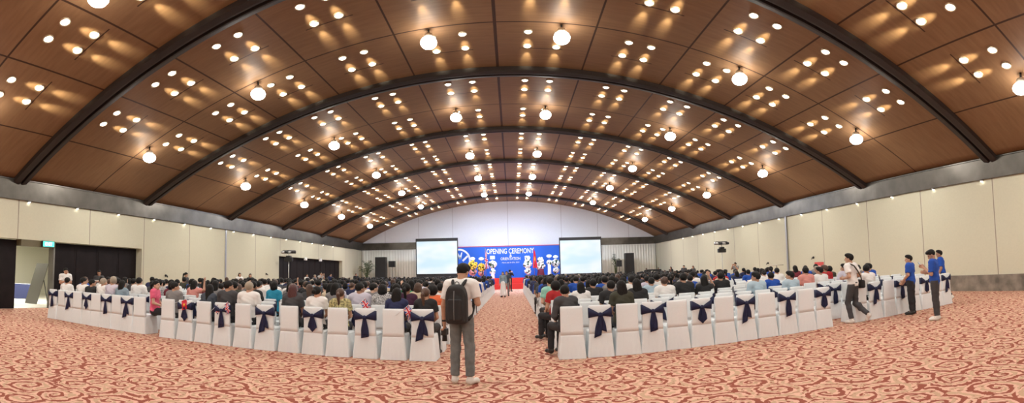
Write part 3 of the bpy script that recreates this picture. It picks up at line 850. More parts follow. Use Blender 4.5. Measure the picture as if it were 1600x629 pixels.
# seating plan: block -> first x beside its aisle, step, seats, parity of the sashed chairs
BLK = {'LI': (-1.68, -.565, 12, 0), 'LO': (-8.95, -.45, 10, 1), 'RI': (1.07, .52, 12, 1), 'RO': (8.0, .52, 8, 1)}
BNAME = {'LI': 'left inner block', 'LO': 'far left block', 'RI': 'right inner block', 'RO': 'far right block'}
PITCH_R, NROWS = 1.12, 29
def seat_xy(b, c, r):
    x0, dx, n, _ = BLK[b]; x = x0+dx*c
    return x, 9.12+.085*abs(x)+PITCH_R*r
def rowname(r): return 'back row' if r == 0 else '%s row from back' % ORD[r+1]
rows_chairs = 7
used_proto = set()
for r in range(rows_chairs):
    for b in BLK:
        for c in range(BLK[b][2]):
            x, y = seat_xy(b, c, r)
            sashed = (c+r*(1 if r % 3 else 0)) % 2 == BLK[b][3]
            k = 0 if not sashed else (1, 3, 2)[(c//2+r) % 3]
            if b == 'LO' and c == 0 and r == 0: k = 0
            o = CHP[k] if k not in used_proto else dup(CHP[k])
            used_proto.add(k)
            rz = random.uniform(-.05, .05)+(.02*x if r == 0 else 0)*.4
            o.location = (x+random.uniform(-.012, .012), y+random.uniform(-.02, .02), 0); o.rotation_euler = (0, 0, rz)
            tag(o, '%s, %s seat in %s, %s' % ('white chair with navy sash' if k else 'plain white chair', ORD[c+1], rowname(r), BNAME[b]), 'chair', 'white covered chairs')
# the rows beyond: chairs hidden but for their tops, as one mass
V, F = [], []
tmpl = []
for z, wd, dp, y in ((.0, .50, .55, .26), (.44, .44, .50, .26), (.455, .43, .08, .05), (.94, .41, .055, .0), (.95, .39, .03, .0)):
    tmpl.append([(x, y+yy, z) for x, yy in rring(wd, dp, dp*.3, 1)])
tv, tf = loft(tmpl, False, True); tv = np.array(tv)
VV, FF, MI = [], [], []
nb = 0
for r in range(rows_chairs, NROWS):
    for b in BLK:
        for c in range(BLK[b][2]):
            x, y = seat_xy(b, c, r); VV.append(tv+A3(x, y, 0)); FF += [tuple(i+nb for i in f) for f in tf]; MI += [0]*len(tf); nb += len(tv)
            if c % 2 == BLK[b][3]:
                q = np.array([(sx, yy, zz) for zz in (.73, .90) for sx, yy in ((-.22, -.035), (.22, -.035), (.22, .06), (-.22, .06))])
                VV.append(q+A3(x, y, 0)); FF += [tuple(i+nb for i in f) for f in ((0, 1, 5, 4), (1, 2, 6, 5), (2, 3, 7, 6), (3, 0, 4, 7))]; MI += [1]*4; nb += 8
o = mesh_obj('distant_seating', np.concatenate(VV), FF, [COVER, SASH], smooth=False, midx=MI)
tag(o, 'many white covered chairs in the far rows before the stage', 'chair', kind='stuff')

# ================================================================== the seated audience
H1 = .0135
SEATM = [SKIN[0], HAIR['black'], CL['white'], DARKTR, SHOE_B]
phone_arm = dict(armR=((.25, .33, 1.05), (.12, .45, 1.30)))
PROTO = {}
def add_proto(key, J, **kw):
    PROTO[key] = figure('person', J, H1, SEATM, **kw); PROTO[key].location = (0, -500, 0)
add_proto('short', seated_joints(), hair='short', sleeve=.65)
add_proto('short_lean', seated_joints(lean=.10, nod=-.35, head_yaw=.15), hair='short', sleeve=.65)
add_proto('short_left', seated_joints(head_yaw=.75), hair='quiff', sleeve=.65)
add_proto('short_right', seated_joints(head_yaw=-.7, nod=-.1), hair='short', sleeve=1.9)
add_proto('long', seated_joints(fem=True), hair='long', fem=True, sleeve=.6)
add_proto('long_left', seated_joints(fem=True, head_yaw=.6, nod=-.1), hair='long', fem=True, sleeve=1.9)
add_proto('tail', seated_joints(fem=True, head_yaw=-.15), hair='tail', fem=True, sleeve=.6)
add_proto('bun', seated_joints(fem=True, head_yaw=-.3), hair='bun', fem=True, sleeve=.6)
add_proto('bob', seated_joints(fem=True), hair='bob', fem=True, sleeve=.65)
add_proto('curly', seated_joints(nod=-.1), hair='curly', sleeve=.65)
Jp = seated_joints(fem=True, armR=((.27, .30, 1.02), (.20, .42, 1.27)))
add_proto('long_phone', Jp, hair='long', fem=True, sleeve=.6)
DESC = {'short': 'short-haired', 'short_lean': 'short-haired', 'short_left': 'short-haired', 'short_right': 'short-haired', 'long': 'long-haired', 'long_left': 'long-haired', 'tail': 'ponytailed', 'bun': 'bun-haired', 'bob': 'bob-haired', 'curly': 'curly-haired', 'long_phone': 'long-haired'}
FRESH = set(PROTO)
def recolour(o, m):
    for sl in o.material_slots[:1]: sl.link = 'OBJECT'; sl.material = m
def seat_person(key, x, y, hair, shirt, label, skin=0, sc=1.0, rz=0.0, trousers=None, group='audience members seated on white chairs', loc_z=0):
    if key in FRESH: o = PROTO[key]; FRESH.discard(key)
    else: o = dup(PROTO[key])
    o.location = (x, y+.03, loc_z+.028); o.rotation_euler = (0, 0, rz); o.scale = (sc, sc, sc)
    recolour(o, SKIN[skin])
    for ch in o.children:
        n = ch.name.split('.')[0]
        if n == 'hair': recolour(ch, HAIR[hair])
        elif n == 'shirt': recolour(ch, CL[shirt])
        elif n == 'trousers' and trousers: recolour(ch, trousers)
    tag(o, label, 'person', group)
    return o
HTXT = {'black': '', 'brown': 'brown ', 'grey': 'grey ', 'red': 'auburn '}
WHO = {  # (block, seat, row): (prototype, hair colour, shirt)
 ('LI', 0, 0): ('tail', 'brown', 'black'), ('LI', 1, 0): ('long', 'black', 'navy'), ('LI', 3, 0): ('tail', 'brown', 'floral'), ('LI', 4, 0): ('bun', 'black', 'white'), ('LI', 5, 0): ('long', 'red', 'charcoal'),
 ('LI', 7, 0): ('short', 'grey', 'white'), ('LI', 8, 0): ('short_right', 'black', 'charcoal'), ('LI', 9, 0): ('long_left', 'black', 'slate'), ('LI', 11, 0): ('short_right', 'black', 'grey'),
 ('LI', 0, 1): ('curly', 'black', 'orange'), ('LI', 2, 1): ('bob', 'black', 'patterned'), ('LI', 1, 1): ('tail', 'black', 'purple'), ('LI', 3, 1): ('short_right', 'black', 'lavender'), ('LI', 4, 1): ('long', 'black', 'grey'), ('LI', 6, 1): ('short_right', 'brown', 'charcoal'), ('LI', 8, 1): ('short', 'black', 'black'), ('LI', 7, 1): None, ('LI', 9, 1): ('short', 'black', 'olive'), ('LI', 5, 1): None, ('LI', 10, 1): ('long', 'black', 'grey'), ('LI', 11, 1): None,
 ('LI', 8, 2): ('bob', 'black', 'teal'), ('LI', 3, 2): ('short_right', 'black', 'grey'), ('LI', 2, 2): ('short', 'black', 'charcoal'), ('LI', 1, 2): ('bob', 'brown', 'beige'), ('LI', 0, 2): ('short', 'black', 'white'), ('LI', 5, 2): ('long', 'black', 'beige'), ('LI', 4, 2): None, ('LI', 6, 2): ('long_left', 'brown', 'charcoal'), ('LI', 7, 2): None, ('LI', 10, 2): ('long_phone', 'brown', 'salmon'), ('LI', 11, 2): ('short', 'black', 'salmon'),
 ('LI', 2, 3): ('tail', 'black', 'green'), ('LI', 4, 3): ('short', 'black', 'white'), ('LI', 0, 3): ('long', 'black', 'charcoal'),
 ('RI', 0, 0): ('short_right', 'black', 'charcoal'), ('RI', 2, 0): ('long', 'black', 'olive'),
 ('RI', 2, 1): ('short', 'black', 'black'), ('RI', 3, 1): ('long', 'black', 'black'), ('RI', 0, 2): ('curly', 'black', 'red'), ('RI', 1, 2): ('long', 'black', 'white'), ('RI', 0, 3): ('short_lean', 'black', 'mint'), ('RI', 4, 3): ('short', 'black', 'white'), ('RI', 2, 3): ('short', 'black', 'black'),
 ('RI', 6, 2): ('short', 'black', 'black'), ('RI', 7, 2): ('long_phone', 'black', 'black'), ('RI', 6, 4): ('short', 'black', 'white'), ('RI', 6, 3): ('tail', 'black', 'black'), ('RI', 9, 4): ('short', 'grey', 'white'), ('RI', 9, 1): ('short_left', 'black', 'light blue'), ('RI', 11, 2): ('short', 'black', 'royal blue'), ('RI', 11, 1): ('short_left', 'black', 'light blue'), ('RI', 10, 2): ('curly', 'black', 'white'), ('RI', 8, 3): ('short', 'black', 'grey'),
 ('RO', 0, 2): ('short', 'black', 'salmon'), ('RO', 1, 2): ('short_left', 'black', 'white'), ('RO', 3, 3): ('short_left', 'brown', 'red'), ('RO', 1, 0): ('short_right', 'black', 'white'), ('RO', 5, 2): ('short_left', 'black', 'royal blue'), ('RO', 2, 5): ('short', 'black', 'white'), ('RO', 1, 5): ('bun', 'black', 'white'),
 ('LO', 0, 0): ('tail', 'black', 'pink'), ('LO', 2, 0): ('long', 'black', 'blue-grey'), ('LO', 3, 0): ('short_left', 'grey', 'lavender'), ('LO', 4, 0): ('short', 'grey', 'white'), ('LO', 6, 0): ('short_right', 'black', 'white'), ('LO', 8, 0): ('short', 'black', 'white'), ('LO', 0, 1): ('bob', 'black', 'maroon'), ('LO', 1, 1): ('short', 'black', 'patterned'), ('LO', 0, 2): ('long_phone', 'black', 'salmon'), ('LO', 3, 1): ('short', 'black', 'white'),
}
STY = [('short', .30), ('short_lean', .10), ('short_left', .07), ('short_right', .07), ('long', .16), ('long_left', .06), ('tail', .08), ('bun', .05), ('bob', .06), ('curly', .03), ('long_phone', .02)]
PAL_BACK = [('white', 5), ('black', 7), ('charcoal', 5), ('grey', 3), ('navy', 4), ('slate', 2), ('lavender', 1), ('light blue', 1), ('beige', 1), ('red', .6), ('green', .5), ('olive', 1), ('maroon', .6), ('royal blue', 2)]
PAL_FRONT = [('royal blue', 8), ('navy', 8), ('black', 7), ('charcoal', 4), ('white', 2.4), ('slate', 2)]
def pick(t): return random.choices([a for a, _ in t], [b for _, b in t])[0]
def occupied(b, c, r):
    if b == 'RI': p = (.0, .0, .06, .30, .55)[r] if r < 5 else .78
    elif b == 'LI': p = (0, .2, .75)[r] if r < 3 else .84
    elif b == 'LO': p = (.3, .5)[r] if r < 2 else .70
    else: p = (0, 0, .08, .22, .3, .3, .3)[r] if r < 7 else .45
    return random.random() < p
n_people = 0; MAXP = 268
rest = []
for r in range(NROWS):
    for b in BLK:
        for c in range(BLK[b][2]):
            k = (b, c, r); x, y = seat_xy(b, c, r); y += .03
            if k in WHO:
                if WHO[k] is None: continue
                key, hair, shirt = WHO[k]
            else:
                if not occupied(b, c, r): continue
                key = pick(STY); hair = random.choices(['black', 'brown', 'grey'], [.86, .10, .04])[0]; shirt = pick(PAL_BACK if r < 7 else PAL_FRONT)
            sc = random.uniform(1.0, 1.09)
            if n_people >= MAXP: rest.append((key, x, y, hair, shirt, sc, r)); continue
            n_people += 1
            rz = random.uniform(-.14, .14)
            rz = {('LO', 0, 0): -1.25, ('RI', 0, 0): .42, ('RI', 0, 2): .62, ('RI', 0, 3): .35}.get(k, rz)
            seat_person(key, x+random.uniform(-.03, .03)+(.09 if rz < -1 else 0), y+(.22 if rz < -1 else 0), hair, shirt, '%s%s person in %s, %s seat in %s, %s' % (HTXT[hair], DESC[key], shirt, ORD[c+1], rowname(r), BNAME[b]), random.choice((0, 0, 1, 2)), sc, rz)
# the crowd beyond, far rows: head, hair and shoulders of each as one mass
LOW = {}
def low_person(hair, fem):
    J = seated_joints(fem=fem)
    out = []
    V, F = skin_mesh(head_prims(J['head'], J['Rh'], J['neck'], 1.0), .026, .02); out.append((V, F))
    hp, hpost = hair_prims(J['head'], J['Rh'], hair); V, F = skin_mesh(hp, .024, .015, hpost); out.append((V, F))
    S_ = limbs(J, fem, .016)
    for k in (0, 1): S_ += arm_prims(J, k, .02, 0, 1.9, fem)
    V, F = skin_mesh(S_, .042, .03); out.append((V, F))
    return out
LOW = {'short': low_person('short', False), 'long': low_person('long', True), 'tail': low_person('tail', True)}
cm = [SKIN[0]]+[HAIR[k] for k in ('black', 'brown', 'grey')]+[CL[s] for s, _ in PAL_FRONT]
si = {s: 4+i for i, (s, _) in enumerate(PAL_FRONT)}; hi_ = {'black': 1, 'brown': 2, 'grey': 3, 'red': 2}
VV, FF, MI = [], [], []; nb = 0
for key, x, y, hair, shirt, sc, r in rest:
    lk = 'short' if key.startswith('short') or key in ('curly',) else ('long' if key in ('long', 'long_left', 'bob', 'long_phone') else 'tail')
    ry = random.uniform(-.5, .5); Rz = rot_euler(ry*.3)
    for pi_, (v, f) in enumerate(LOW[lk]):
        VV.append((v*sc) @ Rz.T+A3(x, y, 0)); FF.append(f+nb); nb += len(v); MI.append(np.full(len(f), 0 if pi_ == 0 else hi_[hair] if pi_ == 1 else si.get(shirt, 4)))
if VV:
    o = mesh_obj('crowd', np.concatenate(VV), np.concatenate(FF), cm, midx=np.concatenate(MI))
    tag(o, 'seated crowd of the far rows, dark heads and blue shirts before the stage', 'people', kind='stuff')
print('people', n_people, 'rest', len(rest))

# ================================================================== stage, backdrop, screens
REDC = mat('red_stage_carpet', (.55, .025, .018), .9, bump=.3, bscale=150)
BLUE = mat('printed_blue_banner', (.010, .12, .62), .55)
WHITEP = mat('printed_white', (.85, .85, .88), .55)
REDP = mat('printed_red', (.60, .05, .08), .55)
stg = empty('stage', (0, 50.8, 0))
boxes('platform', [(-5.2, 4.9, -1.8, 2.0, 0, 1.05)], REDC, stg, bev=.01)
boxes('step', [(-2.9, 2.6, -2.35, -1.8, 0, .52)], REDC, stg, bev=.01)
tag(stg, 'red carpeted stage with a front step below the blue banner', 'stage')
ban = empty('backdrop_banner', (0, 52.85, 0))
boxes('panel', [(-6.9, 6.3, 0, .10, .9, 4.32)], BLUE, ban)
boxes('frame', [(-6.95, 6.35, -.02, .12, 4.32, 4.40), (-6.95, -6.9, -.02, .12, .9, 4.32), (6.3, 6.35, -.02, .12, .9, 4.32)], REDP, ban)
def lettering(name, txt, cx, cz, wid, hgt, m, parent, y, bold=0.0, rot=None, th=.012):
    cu = bpy.data.curves.new(name, 'FONT'); cu.body = txt; cu.offset = bold; cu.extrude = .02; cu.resolution_u = 3
    tmp = bpy.data.objects.new(name, cu); COL.objects.link(tmp); bpy.context.view_layer.update()
    me = bpy.data.meshes.new_from_object(tmp.evaluated_get(bpy.context.evaluated_depsgraph_get()))
    bpy.data.objects.remove(tmp); bpy.data.curves.remove(cu)
    v = np.empty(len(me.vertices)*3); me.vertices.foreach_get('co', v); v = v.reshape(-1, 3)
    lo, hi = v.min(0), v.max(0); q = np.empty_like(v)
    q[:, 0] = (v[:, 0]-(lo[0]+hi[0])/2)*wid/(hi[0]-lo[0]); q[:, 2] = (v[:, 1]-(lo[1]+hi[1])/2)*hgt/(hi[1]-lo[1]); q[:, 1] = -(v[:, 2]-lo[2])/(hi[2]-lo[2])*th
    if rot is not None: q = q @ np.array(rot).T
    else: q += A3(cx, y, cz)
    if rot is not None: q += A3(cx, y, cz)
    me.vertices.foreach_set('co', q.ravel()); me.update(); me.materials.clear(); me.materials.append(m); me.name = name
    o = bpy.data.objects.new(name, me); COL.objects.link(o); o.parent = parent
    return o
lettering('title_lettering', 'OPENING CEREMONY', -.17, 3.83, 4.95, .56, WHITEP, ban, -.001, bold=.018)
lettering('title_lettering', '&', -.12, 3.36, .26, .30, WHITEP, ban, -.001, bold=.02)
lettering('title_lettering', 'ORIENTATION', -.15, 3.04, 2.05, .30, WHITEP, ban, -.001, bold=.012)
lettering('date_lettering', 'Hanoi, July 26-27th, 2019', -.15, 2.62, 1.8, .16, WHITEP, ban, -.001, bold=.01)
# round emblem, partly behind the left screen
bm = bmesh.new()
def ring2d(bm, cx, cz, r0, r1, a0, a1, n, y0=-.001, y1=-.013):
    P = [[bm.verts.new((cx+r*math.cos(a0+(a1-a0)*i/n), y, cz+r*math.sin(a0+(a1-a0)*i/n))) for r, y in ((r0, y0), (r0, y1), (r1, y1), (r1, y0))] for i in range(n+1)]
    for p, q in zip(P, P[1:]):
        for k in range(4): bm.faces.new((p[k], p[(k+1) % 4], q[(k+1) % 4], q[k]))
    for e in (P[0], P[-1]):
        try: bm.faces.new(e)
        except ValueError: pass
ECX, ECZ = -5.55, 2.95
ring2d(bm, ECX, ECZ, 1.05, 1.24, 0, 2*PI-.0001, 48)
def bar2d(bm, p, q, w0, w1):
    d = Vector((q[0]-p[0], q[1]-p[1])); n = Vector((-d.y, d.x)).normalized()
    c = [(p[0]+n.x*w0, p[1]+n.y*w0), (p[0]-n.x*w0, p[1]-n.y*w0), (q[0]-n.x*w1, q[1]-n.y*w1), (q[0]+n.x*w1, q[1]+n.y*w1)]
    a = [bm.verts.new((x, -.001, z)) for x, z in c]; b = [bm.verts.new((x, -.013, z)) for x, z in c]
    bm.faces.new(b); bm.faces.new(a[::-1])
    for k in range(4): bm.faces.new((a[k], a[(k+1) % 4], b[(k+1) % 4], b[k]))
for p, q, w0, w1 in (((ECX+.12, ECZ+.18), (ECX+.32, ECZ+.86), .10, .05), ((ECX+.12, ECZ+.18), (ECX-.16, ECZ+.86), .10, .05), ((ECX-.16, ECZ+.86), (ECX-.36, ECZ+.18), .05, .10), ((ECX-.36, ECZ+.18), (ECX-.6, ECZ+.8), .09, .05), ((ECX+.38, ECZ-.05), (ECX+.92, ECZ+.46), .10, .10)):
    bar2d(bm, p, q, w0, w1)
bm_obj('emblem', bm, WHITEP, ban)
tag(ban, 'large blue printed ceremony banner with white lettering behind the stage', 'banner')

def screen_image():
    m, nt, b = nodes_of('projected_picture')
    tc = nt.nodes.new('ShaderNodeTexCoord'); mp = nt.nodes.new('ShaderNodeMapping'); mp.inputs['Scale'].default_value = (.22, 1, .5)
    nt.links.new(tc.outputs['Object'], mp.inputs['Vector'])
    n = nt.nodes.new('ShaderNodeTexNoise'); n.inputs['Scale'].default_value = 1.1; n.inputs['Detail'].default_value = 2; nt.links.new(mp.outputs['Vector'], n.inputs['Vector'])
    r = nt.nodes.new('ShaderNodeValToRGB'); r.color_ramp.elements[0].position = .38; r.color_ramp.elements[0].color = (.62, .84, .95, 1)
    r.color_ramp.elements[1].position = .60; r.color_ramp.elements[1].color = (.90, .97, 1.0, 1)
    nt.links.new(n.outputs['Fac'], r.inputs['Fac']); nt.links.new(r.outputs['Color'], b.inputs['Emission Color'])
    b.inputs['Emission Strength'].default_value = .92; b.inputs['Base Color'].default_value = (.1, .1, .1, 1); b.inputs['Roughness'].default_value = .9
    return m
SCRM = screen_image()
def screen(x0, x1, z0, z1, label):
    o = empty('projection_screen', ((x0+x1)/2, 50.0, 0)); hw = (x1-x0)/2
    boxes('picture', [(-hw, hw, 0, .03, z0, z1)], SCRM, o)
    boxes('frame', [(-hw-.09, -hw, -.02, .06, z0-.09, z1+.30), (hw, hw+.09, -.02, .06, z0-.09, z1+.30), (-hw, hw, -.02, .06, z1, z1+.30), (-hw, hw, -.02, .06, z0-.09, z0)], BLACKMET, o, bev=.008)
    boxes('skirt', [(-hw-.06, hw+.06, .0, .05, .02, z0-.09)], BLACKBOX, o)
    boxes('leg', [(-hw-.05, -hw+.03, .05, .12, 0, z1), (-hw-.05, -hw+.03, -.0, 1.0, 0, .06)], BLACKMET, o)
    boxes('leg', [(hw-.03, hw+.05, .05, .12, 0, z1), (hw-.03, hw+.05, -.0, 1.0, 0, .06)], BLACKMET, o)
    tag(o, label, 'screen')
screen(-9.52, -5.42, 1.60, 4.85, 'bright projection screen on the side of the potted palm, left of the banner')
screen(4.80, 8.88, 1.32, 4.62, 'bright projection screen between the banner and the tall speaker beside the black table')

# ------------------------------------------------------------------ flower stands and flags on the stage
PETW = mat('white_petals', (.85, .85, .82), .7); PETY = mat('yellow_petals', (.82, .58, .06), .7); PETP = mat('pink_petals', (.75, .34, .30), .7); LEAFM = mat('dark_leaves', (.03, .08, .025), .6)
CARD = mat('white_card', (.85, .88, .9), .6); MAROON = mat('maroon_cloth', (.13, .012, .03), .8); PALEB = mat('pale_blue_ribbon', (.55, .68, .82), .6)
def flower_stand(x, y, z, label, clusters, topper, base='tripod', h=1.95, petal=PETW):
    o = empty('flower_stand', (x, y, z)); rnd = random.Random(int(x*100)+7)
    bm = bmesh.new(); tube(bm, [(0, 0, .03), (0, .02, h)], .018, 6); bm_obj('pole', bm, GREYMET, o)
    if base == 'tripod':
        for k in range(3):
            a = k*2.1+.4; bm = bmesh.new(); tube(bm, [(0, 0, .5), (.30*math.cos(a), .30*math.sin(a), .01)], .014, 6); bm_obj('leg', bm, GREYMET, o)
    elif base == 'column':
        bm = bmesh.new(); lathe(bm, [(.20, 0), (.21, .02), (.17, .6), (.16, 1.25)], 18); bm_obj('draped_column', bm, CARD, o, smooth=True)
    elif base == 'maroon':
        bm = bmesh.new(); lathe(bm, [(.40, 0), (.42, .02), (.33, .5), (.30, .85)], 18); bm_obj('draped_base', bm, MAROON, o, smooth=True)
    for (cz, rr, n, pm) in clusters:
        bm = bmesh.new()
        for i in range(n):
            ph = rnd.uniform(0, 2*PI); ct = rnd.uniform(-1, 1); s = math.sqrt(1-ct*ct); f = rnd.uniform(.75, 1)
            ball(bm, (rr*s*math.cos(ph)*f, rr*s*math.sin(ph)*f*.7, cz+rr*ct*f), rnd.uniform(.075, .115), mi=0 if rnd.random() < .9 else 1, sub=1)
        ball(bm, (0, 0, cz), rr*.55, mi=1, sub=2, sq=(1, .7, 1))
        bm_obj('blossom', bm, [pm, LEAFM], o)
    if topper == 'disc':
        bm = bmesh.new(); ball(bm, (0, 0, h), .27, sub=3, sq=(1, .25, .62)); bm_obj('topper', bm, CARD, o)
    elif topper == 'card':
        boxes('topper', [(-.24, .24, -.01, .01, h-.17, h+.17)], CARD, o)
    elif topper == 'bloom':
        bm = bmesh.new()
        for i in range(26): ball(bm, (rnd.uniform(-.24, .24), rnd.uniform(-.1, .1), h+rnd.uniform(-.13, .13)), .08, sub=1)
        bm_obj('topper', bm, PETW, o)
    tag(o, label, 'flower stand', 'flower stands on the stage')
Z1 = 1.05
flower_stand(-3.95, 50.6, Z1, 'tall yellow flower stand with white topper nearest the banner emblem', [(1.35, .46, 90, PETY), (.70, .36, 60, PETP)], 'disc', h=2.0)
flower_stand(-3.10, 50.9, Z1, 'smaller yellow and pink flower stand beside the draped striped flag', [(1.10, .40, 80, PETY), (.58, .30, 50, PETP)], 'disc', h=1.98)
flower_stand(-1.95, 50.6, Z1, 'white flower stand with a square card beside the draped striped flag', [(1.38, .38, 90, PETW), (.62, .24, 40, PETW)], 'card', base='column', h=2.08)
flower_stand(1.55, 50.6, Z1, 'white pear-shaped flower stand beside the draped red flag', [(1.30, .40, 90, PETW), (1.62, .24, 50, PETW), (.62, .30, 50, PETW)], 'bloom', h=2.02)
flower_stand(2.85, 50.7, Z1, 'round white and dark flower stand on a maroon draped base', [(1.12, .42, 90, PETW), (1.62, .30, 50, PETW)], 'bloom', base='maroon', h=1.82)
flower_stand(3.72, 50.6, Z1, 'white flower stand on a tall white draped column', [(1.42, .24, 50, PETW)], 'disc', base='column', h=2.08)
flower_stand(4.40, 50.9, Z1, 'white flower stand on thin legs nearest the screen beside the tall speaker', [(1.36, .38, 90, PETW), (.66, .30, 50, PETW)], 'disc', h=2.0)
FB = mat('flag_blue', (.02, .035, .25), .7); FW = mat('flag_white', (.82, .80, .82), .7); FR = mat('flag_red', (.62, .02, .05), .7); FY = mat('flag_yellow', (.85, .62, .04), .7)
def jack(u, v):      # 0 blue 1 white 2 red on a 2:1 flag, u 0..2, v 0..1
    x, y = u-1, v-.5
    if abs(x) < .10 or abs(y) < .10: return 2
    if abs(x) < .167 or abs(y) < .167: return 1
    d1 = abs(x*.5-y)/math.sqrt(1.25); d2 = abs(x*.5+y)/math.sqrt(1.25); d = min(d1, d2)
    return 2 if d < .034 else 1 if d < .10 else 0
def star(u, v):
    x, y = u-.75, v-.5; r = math.hypot(x, y); a = (math.atan2(x, y)+2*PI) % (2*PI/5)
    a = abs(a-PI/5); rr = .30*math.cos(2*PI/5)/math.cos(PI/5)
    # star edge between the outer tip (at a=pi/5 fold) and the inner notch
    R0, R1 = .30, .30*.382; A = PI/5
    px, py = r*math.cos(A-a), r*math.sin(A-a); ex, ey = R1*math.cos(A)-R0, R1*math.sin(A)
    return 3 if ((px-R0)*ey-(py)*ex) < 0 else 2
def stage_flag(x, y, kind, label):
    o = empty('stage_flag', (x, y, Z1))
    bm = bmesh.new(); tube(bm, [(0, 0, .04), (0, 0, 2.9)], .018, 8); ball(bm, (0, 0, 2.93), .04, sub=2); bm_obj('pole', bm, mat('brass', (.55, .40, .14), .35, .8), o)
    bm = bmesh.new(); lathe(bm, [(.20, 0), (.20, .03), (.05, .06), (.025, .15)], 16); bm_obj('base', bm, BLACKMET, o)
    nu, nv = 40, 44; V, F, mi = [], [], []
    for j in range(nv+1):
        t = j/nv
        for i in range(nu+1):
            u = i/nu; spread = .09+.20*t
            V.append((.02+(u-.35)*spread*1.6, .045*math.sin(u*19+t*1.5)*(.5+t)*(1-.3*u), 2.80-1.85*t-.25*u*(1-t)))
    for j in range(nv):
        for i in range(nu):
            F.append((j*(nu+1)+i, j*(nu+1)+i+1, (j+1)*(nu+1)+i+1, (j+1)*(nu+1)+i))
            uu, vv = (i+.5)/nu, (j+.5)/nv
            mi.append(jack(2*vv, uu) if kind == 'jack' else star(1.5*vv, uu))
    f = mesh_obj('cloth', V, F, [FB, FW, FR, FY], o, midx=mi); md = f.modifiers.new('thickness', 'SOLIDIFY'); md.thickness = .006
    tag(o, label, 'flag')
stage_flag(-2.62, 50.2, 'jack', 'tall pole with a draped blue, white and red flag on the stage')
stage_flag(2.20, 50.2, 'star', 'tall pole with a draped red flag with yellow star on the stage')
def hand_flag(x, y, z, kind, tilt, yaw, label):
    o = empty('hand_flag', (x, y, z), yaw); o.rotation_euler = (0, tilt, yaw)
    bm = bmesh.new(); tube(bm, [(0, 0, -.16), (0, 0, .16)], .004, 6); bm_obj('stick', bm, FW, o)
    nu, nv = 30, 18; V, F, mi = [], [], []
    for j in range(nv+1):
        for i in range(nu+1):
            u, v = i/nu, j/nv; V.append((.004+.215*u, .014*math.sin(u*8+v), .15-.135*v-.05*u*u))
    for j in range(nv):
        for i in range(nu):
            F.append((j*(nu+1)+i, j*(nu+1)+i+1, (j+1)*(nu+1)+i+1, (j+1)*(nu+1)+i)); uu, vv = (i+.5)/nu, (j+.5)/nv
            mi.append(jack(2*uu, vv) if kind == 'jack' else star(1.5*uu, vv))
    f = mesh_obj('cloth', V, F, [FB, FW, FR, FY], o, midx=mi); md = f.modifiers.new('thickness', 'SOLIDIFY'); md.thickness = .002
    tag(o, label, 'flag', 'small hand flags over the back row')
hand_flag(-9.62, 10.05, .86, 'jack', .9, .3, 'small hand flag drooping near the greying person in lavender')
hand_flag(-7.40, 9.68, .93, 'star', 1.25, .2, 'small red hand flag over a sash at the end of the back row')
hand_flag(-6.42, 9.62, .80, 'jack', .8, .2, 'small striped hand flag low beside the charcoal short-haired person')
hand_flag(-6.12, 9.58, .90, 'jack', 1.0, -.2, 'small striped hand flag raised beside the grey-haired person in white')
hand_flag(-2.93, 9.42, 1.03, 'jack', .75, .1, 'small striped hand flag before the bob-haired person in patterned top')
hand_flag(-2.06, 9.32, .93, 'jack', .9, .1, 'small striped hand flag between the long-haired and ponytailed persons nearest the aisle')

# ------------------------------------------------------------------ speakers, stands, plants, table
def speaker(x0, x1, z0, z1, y, label, stand=False, group=None):
    o = empty('loudspeaker', ((x0+x1)/2, y, 0)); hw = (x1-x0)/2; dp = min(.7, hw*1.5)
    boxes('cabinet', [(-hw, hw, 0, dp, z0, z1)], BLACKBOX, o, bev=.015)
    boxes('grille', [(-hw+.05, hw-.05, -.02, .0, z0+.05, z1-.05)], DARKGRILLE, o, bev=.006)
    if stand:
        bm = bmesh.new(); tube(bm, [(0, dp/2, .25), (0, dp/2, z0)], .025, 8); bm_obj('pole', bm, BLACKMET, o)
        for k in range(3):
            a = k*2.1+.5; bm = bmesh.new(); tube(bm, [(0, dp/2, .75), (.45*math.cos(a), dp/2+.45*math.sin(a), .015)], .016, 6); bm_obj('leg', bm, BLACKMET, o)
    tag(o, label, 'speaker')
speaker(-14.15, -13.0, 0.0, 3.40, 51.0, 'tall black loudspeaker stack beside the potted palm')
speaker(-12.75, -12.10, 2.35, 2.98, 51.2, 'small square black loudspeaker on a stand between the tall stack and the screen', True)
speaker(11.62, 12.55, 0.0, 3.22, 51.0, 'tall black loudspeaker stack beside the black draped desk')
speaker(10.60, 11.12, 1.85, 2.50, 50.5, 'small black loudspeaker on a stand before the leafy plant', True)
